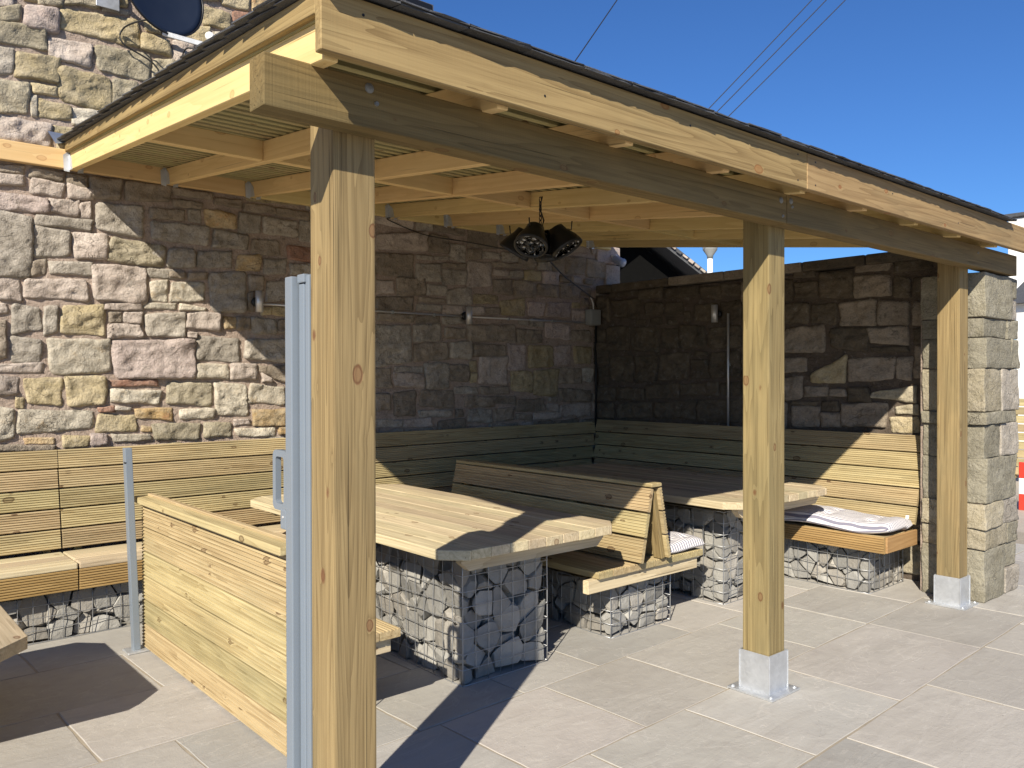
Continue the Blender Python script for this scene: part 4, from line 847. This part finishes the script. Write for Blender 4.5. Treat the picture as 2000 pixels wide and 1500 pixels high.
# ---- end wall bench
E_ = thing('end_bench', 'ribbed timber bench against the boundary wall', 'bench', (6.1, 4.2, 0))
b0, t0 = V((6.285, 0, .49)), V((6.495, 0, 1.152)); up = (t0-b0).normalized(); pitch = (t0-b0).length/5
for k in range(5):
    c = b0+up*(pitch*(k+.5))
    deck('back_board', V((c.x, 2.648+random.uniform(-.004, .004), c.z)), V((c.x, 5.965+(c.z-.485)*.2016-.018, c.z)), up, pitch-.010, .028, W_DECK, E_, (-1, 0, .2), 7)
for k in range(3):
    x = 5.863+.143*(k+.5)
    board('seat_board', (x, 2.685, .431), (x, 5.5, .431), (1, 0, 0), .138, .038, W_DECK, E_, .006, 2)
deck('apron_board', V((5.846, 2.672, .391)), V((5.846, 5.5, .391)), (0, 0, 1), .116, .028, W_APRON, E_, (-1, 0, 0), 6)
board('end_board', (5.862, 2.672, .391), (6.36, 2.672, .391), (0, 0, 1), .114, .022, W_APRON, E_)
for y in (2.72, 3.6, 4.5): board('back_support', (6.325, y, .40), (6.52, y, 1.12), (0, 1, 0), .045, .045, W_POST, E_)
# ---- double sided bench
D_ = thing('double_bench', 'double sided bench with sloping ribbed backs between the two tables', 'bench', (4.04, 4.2, 0))
nS = 8; sw = (4.56-3.535)/nS
for k in range(nS):
    x = 3.535+sw*(k+.5)
    m_, L_ = frame(V((x, 3.30+random.uniform(-.003, .003), .430)), V((x, 5.35, .430)), (1, 0, 0))
    mk('seat_board', extrude_profile(deck_profile(sw-.005, .04, 1 if m_.to_3x3().col[1].z > 0 else -1, 5), L_), W_DECK, D_, m_)
for y in (3.345, 4.3, 5.2): board('bearer', (3.47, y, .367), (4.52, y, .367), (0, 0, 1), .08, .045, W_TABLE, D_, .003)
for sgn, xb, xt in ((-1, 3.868, 3.966), (1, 4.142, 4.044)):
    b0, t0 = V((xb, 0, .458)), V((xt, 0, .918)); up = (t0-b0).normalized(); pitch = (t0-b0).length/3
    for k in range(3):
        c = b0+up*(pitch*(k+.5))
        deck('back_board', V((c.x, 3.25, c.z)), V((c.x, 5.24, c.z)), up, pitch-.012, .027, W_DECK, D_, (sgn, 0, .2), 7)
    for y in (3.31, 3.95, 4.6, 5.2):
        i0 = b0+V((-sgn*.034, y, 0)); i1 = t0+V((-sgn*.028, y, -.02)); board('back_frame', i0, i1, (0, 1, 0), .07, .035, W_POST, D_)
board('back_cap', (4.005, 3.245, .932), (4.005, 5.245, .932), (1, 0, 0), .098, .024, W_DECK, D_, .004)
# ---- bench whose board back faces the left table
Pn = thing('partition_bench', 'bench with tall ribbed board back and flat cap left of the first post', 'bench', (1.7, 4.15, 0))
z = .012
for k in range(6):
    hgt = .142
    deck('back_board', V((1.535, 3.19+random.uniform(-.003, .003), z+hgt/2)), V((1.535, 5.105, z+hgt/2)), (0, 0, 1), hgt-.009, .03, W_DECK, Pn, (-1, 0, 0), 6, .0095); z += hgt
board('back_cap', (1.545, 3.17, z+.02), (1.545, 5.125, z+.02), (1, 0, 0), .125, .036, W_DECK, Pn, .006, 2)
for k in range(3):
    c = .50+.14*(k+.5)
    deck('inner_board', V((1.615-.02*k, 3.19, c)), V((1.615-.02*k, 5.1, c)), (-.14, 0, 1), .134, .026, W_DECK, Pn, (1, 0, .1), 7)
for y in (3.3, 4.2, 5.05): board('upright', (1.573, y, .0), (1.573, y, .86), (0, 1, 0), .045, .045, W_POST, Pn)
for k in range(4):
    x = 1.62+.115*(k+.5)
    m_, L_ = frame(V((x, 3.18, .43)), V((x, 5.1, .43)), (1, 0, 0))
    mk('seat_board', extrude_profile(deck_profile(.110, .04, 1 if m_.to_3x3().col[1].z > 0 else -1, 5), L_), W_DECK, Pn, m_)
for y in (3.24, 4.2, 5.0): board('bearer', (1.615, y, .372), (2.05, y, .372), (0, 0, 1), .072, .045, W_TABLE, Pn)

# ================================================================ TABLES
def table(label, x0, x1, y0, y1, ztop, ch, n=10, th=.05, bear=True):
    T = thing('plank_table', label, 'table', ((x0+x1)/2, (y0+y1)/2, 0), 'thick plank tables')
    pw = (x1-x0)/n
    def ys(x):
        d = min(x-x0, x1-x); c = max(0, ch-d); return y0+c, y1-c
    for k in range(n):
        a, b_ = x0+pw*k+.0008, x0+pw*(k+1)-.0008
        xsn = [a]+([x0+ch] if a < x0+ch < b_ else [])+([x1-ch] if a < x1-ch < b_ else [])+[b_]
        poly = [(x, ys(x)[0]) for x in xsn]+[(x, ys(x)[1]) for x in reversed(xsn)]
        xm, ym = (a+b_)/2, (y0+y1)/2
        # local X along the plank (world Y): local (lx,ly) = (wy-ym, -(wx-xm))
        lp = [(p[1]-ym, -(p[0]-xm)) for p in poly]
        me = prism(lp, -th/2, th/2, .0045)
        m_ = Matrix(((0, -1, 0, xm), (1, 0, 0, ym), (0, 0, 1, ztop-th/2+random.uniform(-.0015, .0015)), (0, 0, 0, 1)))
        mk('plank', me, W_TABLE, T, m_)
    if bear:
        for y in (y0+.09, (y0+y1)/2, y1-.14):
            L_ = x1-x0-.22; zb_ = ztop-th-.002; hb = .066
            poly = [(-L_/2, zb_), (L_/2, zb_), (L_/2, zb_-.022), (L_/2-.05, zb_-hb), (-L_/2+.05, zb_-hb), (-L_/2, zb_-.022)]
            vs = [(p[0], -.024, p[1]-zb_) for p in poly]+[(p[0], .024, p[1]-zb_) for p in poly]
            fs = [tuple(range(6)), tuple(range(11, 5, -1))]+[(i, 6+i, 6+(i+1) % 6, (i+1) % 6) for i in range(6)]
            me = pydata(vs, fs); fixn(me); mk('bearer', me, W_TABLE, T, Matrix.Translation(((x0+x1)/2, y, zb_)))
    return T
table('long thick plank table with clipped corners nearest the camera', 2.31, 3.54, 3.10, 5.50, .77, .11)
table('far plank table in the shade near the corner of the walls', 4.62, 5.90, 3.08, 5.45, .77, .11)
table('low plank table cut off by the left edge of the picture', -.95, .713, 3.80, 5.05, .52, .13, 12, .055)

# ================================================================ CUSHIONS
def ticking():
    m, t, p = newmat('striped_ticking'); b = NB(t); tc = b.n('TexCoord').outputs['Object']
    sx = b.n('SeparateXYZ'); b.l(tc, sx.inputs[0])
    wv = b.math('ADD', sx.outputs[0], b.math('MULTIPLY', b.noise(tc, 5., 2), .008))
    fr = b.math('FRACT', b.math('MULTIPLY', wv, 1/.0225))
    s1 = b.math('MULTIPLY', b.math('GREATER_THAN', fr, .10), b.math('LESS_THAN', fr, .52))
    s = s1
    col = b.mix(b.math('MULTIPLY', s, .95), (.72, .70, .69), (.20, .195, .26))
    b.l(col, p.inputs['Base Color']); p.inputs['Roughness'].default_value = .9; p.inputs['Specular IOR Level'].default_value = .1
    b.l(b.bump(b.noise(tc, 400., 2), .0008, .6), p.inputs['Normal']); return m
TICK = ticking()
def cushion(label, cx, cy, sx, sy, z, th, tufts, ang=0, sag=None, droop=None):
    C = thing('seat_cushion', label, 'cushion', (cx, cy, z), 'striped seat cushions')
    nx, ny = max(10, int(sx/.018)), max(10, int(sy/.018)); vs = []; fs = []
    def prof(s, t):
        ex = (1-abs(2*s-1)**3.2)*(1-abs(2*t-1)**(3.2*sy/sx if sy > sx else 3.2)); return max(0, ex)**.3
    for side in (1, -1):
        for j in range(ny+1):
            for i in range(nx+1):
                s, t = i/nx, j/ny; x = (s-.5)*sx; y = (t-.5)*sy
                h = prof(s, t)*th/2
                for (tx, ty) in tufts:
                    d = math.hypot(x-tx, y-ty); h *= 1-.55*math.exp(-(d/.045)**2)
                h += (noise.noise(V((x*16, y*16, side)))*.004+noise.noise(V((x*38, y*9, 3)))*.0025)*prof(s, t)
                bend = sag(x, y) if sag else 0
                # rounded plan corners
                k = 1-.045*(abs(2*s-1)**6)*(abs(2*t-1)**6)
                wv = 1+.012*math.sin(y*23+1)*abs(2*s-1)**4
                vs.append((x*k*wv, y*k, side*h*(1 if side > 0 else .55)+th*.30+bend))
    N = (nx+1)*(ny+1)
    for j in range(ny):
        for i in range(nx):
            k = j*(nx+1)+i; fs.append((k, k+1, k+nx+2, k+nx+1)); k += N; fs.append((k+nx+1, k+nx+2, k+1, k))
    bd = [i for i in range(nx+1)]+[j*(nx+1)+nx for j in range(1, ny+1)]+[ny*(nx+1)+i for i in range(nx-1, -1, -1)]+[j*(nx+1) for j in range(ny-1, 0, -1)]
    for a, b_ in zip(bd, bd[1:]+bd[:1]): fs.append((a, N+a, N+b_, b_))
    me = pydata(vs, fs); fixn(me)
    m_ = Matrix.Translation((cx, cy, z)) @ Matrix.Rotation(ang, 4, 'Z')
    mk('pad', me, TICK, C, m_, True)
    return C, m_
c1, m1 = cushion('long striped cushion on the end wall bench', 6.055, 3.17, .465, 1.06, .453, .135, [(x, y) for x in (-.09, .1) for y in (-.34, 0, .36)], R(2.5), lambda x, y: .014*math.sin(y*7.5+.6)+.008*max(0, -y-.3)*8*(x < .1))
tg = pydata([(-.012, 0, 0), (.012, 0, .003), (.015, -.002, .028), (-.010, 0, .03)], [(0, 1, 2, 3)]); mk('care_tag', tg, WHITEP, c1, Matrix.Translation((6.25, 2.69, .535)) @ Matrix.Rotation(R(-40), 4, 'Z'))
cushion('striped cushion on the right side of the double bench', 4.385, 3.50, .40, .42, .453, .11, [(-.08, -.09), (.09, -.09), (-.08, .1), (.09, .1)], R(-3), lambda x, y: .006*math.sin(x*14))

# ================================================================ SIDE SCREEN
sc = thing('side_screen_cassette', 'grey retractable side screen cassette behind the nearest post', 'side screen', (1.23, 2.46, 0))
def chan(x0, x1, y0, y1, z0, z1, name, par=sc): return box(name, x0, x1, y0, y1, z0, z1, ALU, par, .004, 2)
chan(1.222, 1.315, 2.428, 2.464, .03, 1.905, 'housing')
chan(1.2255, 1.315, 2.4012, 2.4275, .03, 1.93, 'mounting_rail'); box('brush_seal', 1.232, 1.31, 2.4642, 2.4698, .04, 1.9, BLACK, sc, 0)
chan(1.216, 1.32, 2.418, 2.4645, 1.907, 1.935, 'end_cap')
pb = chan(1.199, 1.31, 2.470, 2.518, .03, 1.93, 'pull_bar')
def ring_handle():
    """rounded rectangular loop in the YZ plane"""
    oy, oz, iy, iz = .052, .100, .030, .078
    def rr(hy, hz, r, n=5):
        o = []
        for (sy, sz, a0) in ((1, 1, 0), (-1, 1, 90), (-1, -1, 180), (1, -1, 270)):
            for k in range(n+1):
                a = R(a0+90*k/n); o.append((sy*(hy-r)+r*math.cos(a), sz*(hz-r)+r*math.sin(a)))
        return o
    A, B_ = rr(oy, oz, .022), rr(iy, iz, .012); n = len(A); vs = []; fs = []
    for x in (-.010, .010):
        for lp in (A, B_):
            vs += [(x, p[0], p[1]) for p in lp]
    for i in range(n):
        j = (i+1) % n
        fs += [(i, j, n+j, n+i), (2*n+i, 3*n+i, 3*n+j, 2*n+j), (i, 2*n+i, 2*n+j, j), (n+i, n+j, 3*n+j, 3*n+i)]
    me = pydata(vs, fs); fixn(me); return me
mk('handle', ring_handle(), ALU, sc, Matrix.Translation((1.212, 2.568, 1.26)), False)
chan(1.2, 1.224, 2.519, 2.560, 1.10, 1.165, 'latch_block')
mk('screw', lathe([(.005, 0), (.004, .002)], 8), STEEL, sc, Matrix.Translation((1.1998, 2.54, 1.14)) @ Matrix.Rotation(R(-90), 4, 'Y'))
rp = thing('screen_post', 'slim grey metal catch post leaning beside the ribbed partition', 'post', (1.475, 5.07, 0))
board('upright', (1.475, 5.07, .012), (1.432, 5.07, 1.195), (0, 1, 0), .05, .04, ALU, rp, .004, 2)
box('base_plate', 1.415, 1.535, 5.01, 5.13, .001, .012, GALV, rp, .003)
board('slot', (1.4165, 5.045, 1.11), (1.4165, 5.072, 1.11), (0, 0, 1), .008, .008, BLACK, rp, 0)

# ================================================================ PENDANT HEATER
hc = V((3.30, 3.545, 2.40))
he = thing('pendant_heater', 'black four headed heater lamp hanging from a rafter', 'heater lamp', hc)
LENS, t_, p_ = newmat('lamp_glass'); nb2 = NB(t_)
tc = nb2.n('TexCoord').outputs['Object']; vo = nb2.n('TexVoronoi'); vo.inputs['Scale'].default_value = 26; nb2.l(tc, vo.inputs['Vector'])
p_.inputs['Metallic'].default_value = 1; p_.inputs['Roughness'].default_value = .09; p_.inputs['Base Color'].default_value = (.26, .255, .245, 1)
nb2.l(nb2.bump(vo.outputs['Distance'], .06, 1.0), p_.inputs['Normal'])
# chain of links from the rafter
ctop = rz(3.545)-.004
zc = hc.z+.075; k = 0
chain = []
while zc < ctop-.01:
    vs, fs = [], []; n = 10
    pts = []
    for a in range(n+1):
        an = 2*math.pi*a/n; q = V((.008*math.cos(an), 0, .018*math.sin(an)))
        if k % 2: q = V((0, q.x, q.z))
        pts.append(V((hc.x, hc.y, zc+.012))+q)
    tube_data(pts, .003, 5, vs, fs, False); mk('chain_link', pydata(vs, fs), BLACK, he, None, True); zc += .027; k += 1
tube('flex', [(hc.x+.012, hc.y+.005, hc.z+.07), (hc.x+.022, hc.y-.006, hc.z+.13), (hc.x+.008, hc.y+.012, hc.z+.2), (hc.x+.015, hc.y, ctop)], .005, RUBBER, he)
mk('hub', lathe([(.02, -.075), (.055, -.07), (.062, -.02), (.058, .03), (.04, .05), (.025, .055), (.022, .085), (.012, .09)], 16), BLACK, he, Matrix.Translation(hc), True)
mk('bottom_plate', lathe([(.06, -.088), (.085, -.085), (.085, -.080), (.04, -.070)], 20), BLACK, he, Matrix.Translation(hc), True)
fwd = math.degrees(math.atan2(-cf.y, -cf.x))
for az in (R(-152), R(-152+90), R(-152+180), R(-152+270)):
    d = V((math.cos(az), math.sin(az), 0)); ax = (d*.56+V((0, 0, -.83))).normalized(); c = hc+d*.145+V((0, 0, -.015))
    q = V((0, 0, 1)).rotation_difference(ax).to_matrix().to_4x4(); m_ = Matrix.Translation(c) @ q
    hd = mk('lamp_head', lathe([(.03, -.105), (.052, -.10), (.062, -.06), (.088, -.005), (.098, .030), (.100, .042), (.092, .043), (.086, .034)], 24, False), BLACK, he, m_, True)
    mk('reflector', lathe([(.085, .035), (.07, .026), (.045, .012), (.02, .004), (.001, .002)], 24, False), LENS, hd, m_ , True)
    mk('bezel', lathe([(.097, .041), (.099, .047), (.088, .048), (.085, .040)], 24, False), BLACK, hd, m_, True)
    pts = [c-d*.05+V((0, 0, .075)), c+d*.0+V((0, 0, .085)), c+d*.045+V((0, 0, .075)), c+d*.05+V((0, 0, .125))]
    tube('bracket', pts, .004, BLACK, hd, 5)
cb = tube('heater_cable', smooth_path([(hc.x-.02, hc.y+.05, hc.z-.07), (3.35, 4.3, 2.50), (3.55, 5.1, 2.68), (3.75, 5.9, 2.93), (3.90, 6.12, 3.0)]), .005, RUBBER); tag(cb, 'thin black cable from the hanging heater up to the wall plate', 'cable')
cb = tube('heater_supply_cable', smooth_path([(hc.x+.03, hc.y-.02, hc.z-.09), (4.2, 4.26, 2.34), (5.2, 5.07, 2.385), (6.2, 5.88, 2.43), (6.5, 6.13, 2.45), (6.51, 6.15, 2.34)]), .005, RUBBER); tag(cb, 'thin black cable from the hanging heater across to the corner box', 'cable')

# ================================================================ WALL LIGHTS AND WIRING
def wall_light(label, p, out):
    L_ = thing('wall_light', label, 'wall light', p, 'steel up and down wall lights'); p = V(p); o = V(out)
    mk('tube_shade', lathe([(.026, -.082), (.030, -.082), (.030, .082), (.026, .082), (.025, .06)], 20), STEEL, L_, Matrix.Translation(p+o*.07), True)
    mk('back_plate', lathe([(.038, 0), (.038, .02), (.03, .026)], 20), BLACK, L_, Matrix.Translation(p) @ V((0, 0, 1)).rotation_difference(o).to_matrix().to_4x4(), True)
    tube('arm', [p+o*.01, p+o*.055], .010, BLACK, L_)
wall_light('steel wall light left of the nearest post on the house wall', (2.69, 6.158, 2.195), (0, -1, 0))
wall_light('steel wall light in the middle of the shaded house wall', (4.75, 6.158, 2.185), (0, -1, 0))
wall_light('steel wall light on the boundary wall beside the middle post', (6.57, 4.58, 2.2), (-1, 0, 0))
def conduit(label, pts, r=.010, clips=(), mat=None):
    Cn = thing('conduit', label, 'conduit', pts[0]); tube('pipe', pts, r, mat or STEEL, Cn, 8)
    for c in clips: mk('clip', bevel_box(.022, .03, .03, .004), PLASTIC, Cn, Matrix.Translation(c))
conduit('thin grey conduit along the house wall to the left light', [(2.72, 6.155, 2.183), (4.72, 6.155, 2.18)], .009, [(3.2, 6.16, 2.182), (3.95, 6.16, 2.181), (4.4, 6.16, 2.18)])
conduit('thin grey conduit from the middle light to the corner box', [(4.78, 6.155, 2.18), (6.42, 6.155, 2.19)], .009, [(5.3, 6.16, 2.183), (5.9, 6.16, 2.187)])
conduit('thin grey upright conduit below the light on the boundary wall', [(6.56, 4.47, 2.2), (6.56, 4.47, 1.1)], .011, [(6.57, 4.47, 1.72)])
conduit('thin black conduit running down the corner of the two walls', [(6.56, 6.16, 2.18), (6.56, 6.16, 1.0)], .012, mat=RUBBER)
jb = thing('junction_box', 'grey plastic junction box in the corner of the walls', 'junction box', (6.47, 6.14, 2.16))
box('case', 6.40, 6.55, 6.08, 6.17, 2.165, 2.335, PLASTIC, jb, .012, 2); box('lid', 6.405, 6.545, 6.072, 6.0795, 2.17, 2.33, PLASTIC, jb, .003)
tube('cable_tail', [(6.49, 6.13, 2.335), (6.495, 6.14, 2.40), (6.47, 6.15, 2.47)], .008, WHITEP, jb)
cc = thing('security_camera', 'small blue grey security camera on the house corner under the roof', 'camera', (6.82, 6.1, 2.88))
mk('housing', lathe([(.03, -.07), (.042, -.065), (.045, .05), (.05, .06), (.048, .075)], 16), plain('camera_shell', (.30, .36, .48), .35), cc, Matrix.Translation((6.83, 6.07, 2.89)) @ Matrix.Rotation(R(118), 4, 'X'), True)
tube('bracket', [(6.82, 6.16, 2.95), (6.82, 6.10, 2.95), (6.825, 6.08, 2.91)], .014, WHITEP, cc)

# ================================================================ SATELLITE DISH
dc = V((1.873, 5.75, 4.243)); dn = V((.26, -.95, .14)).normalized()
ds = thing('satellite_dish', 'dark blue satellite dish on the house wall above the shelter roof', 'satellite dish', (1.7, 6.17, 4.2))
DISH = plain('dark_blue_dish', (.012, .018, .034), .45, 0, 8, .1)
vs, fs = [], []; n = 40; rings = 8; Rd = .305
s = V((0, 0, 1)).cross(dn).normalized(); q = dn.cross(s)
for side, off in ((0, 0), (1, -.006)):
    for i in range(rings+1):
        r = Rd*i/rings
        for k in range(n):
            a = 2*math.pi*k/n; dd = .055*(r/Rd)**2-.055
            vs.append(dc+s*(r*math.cos(a))+q*(r*1.05*math.sin(a))+dn*(dd+off))
N = (rings+1)*n
for side in (0, 1):
    for i in range(rings):
        for k in range(n):
            k2 = (k+1) % n; f = (side*N+i*n+k, side*N+i*n+k2, side*N+(i+1)*n+k2, side*N+(i+1)*n+k); fs.append(f if side == 0 else f[::-1])
for k in range(n):
    k2 = (k+1) % n; a = rings*n; fs.append((a+k, a+k2, N+a+k2, N+a+k))
mk('reflector', pydata(vs, fs), DISH, ds, None, True)
vs2, fs2 = [], []
tube_data([dc+s*(Rd*1.0*math.cos(2*math.pi*k/40))+q*(Rd*1.05*math.sin(2*math.pi*k/40))+dn*-.002 for k in range(41)], .007, 6, vs2, fs2, False); mk('rim', pydata(vs2, fs2), BLACK, ds, None, True)
foot = dc-q*(Rd*.98); lnb = V((2.05, 5.40, 3.79))
board('arm', foot-dn*.05, lnb, (0, 0, 1), .032, .022, GALV, ds, .003)
board('lnb_clamp', lnb-V((.01, 0, .02)), lnb+V((.03, -.02, .03)), (0, 0, 1), .04, .04, PLASTIC, ds, .006)
la = (dc+dn*.05-lnb).normalized()
mk('lnb', lathe([(.012, -.08), (.018, -.075), (.018, -.02), (.022, 0), (.028, .008), (.030, .03), (.024, .045), (.008, .052)], 18), WHITEP, ds, Matrix.Translation(lnb+V((.01, -.01, .045))) @ V((0, 0, 1)).rotation_difference(la).to_matrix().to_4x4(), True)
tube('mast', [dc-dn*.07-V((0, 0, .16)), dc-dn*.09+V((0, 0, .1)), V((1.66, 6.0, 4.32)), V((1.63, 6.16, 4.32))], .019, GALV, ds, 10)
box('wall_bracket', 1.55, 1.70, 6.145, 6.152, 4.17, 4.42, GALV, ds, .002)
tube('cable', smooth_path([foot-dn*.06, foot+V((-.06, .05, .05)), foot+V((-.10, .18, .10)), V((1.72, 6.12, 4.05)), V((1.72, 6.14, 3.95)), V((1.95, 6.12, 3.82)), V((2.0, 6.13, 3.5)), V((2.0, 6.13, 3.28))]), .006, RUBBER, ds)
tube('cable', smooth_path([lnb+V((0, 0, .01)), lnb+V((-.06, .05, -.02)), lnb+V((-.12, .12, -.02)), lnb+V((-.10, .3, -.15)), V((2.02, 6.1, 3.4))]), .005, RUBBER, ds)
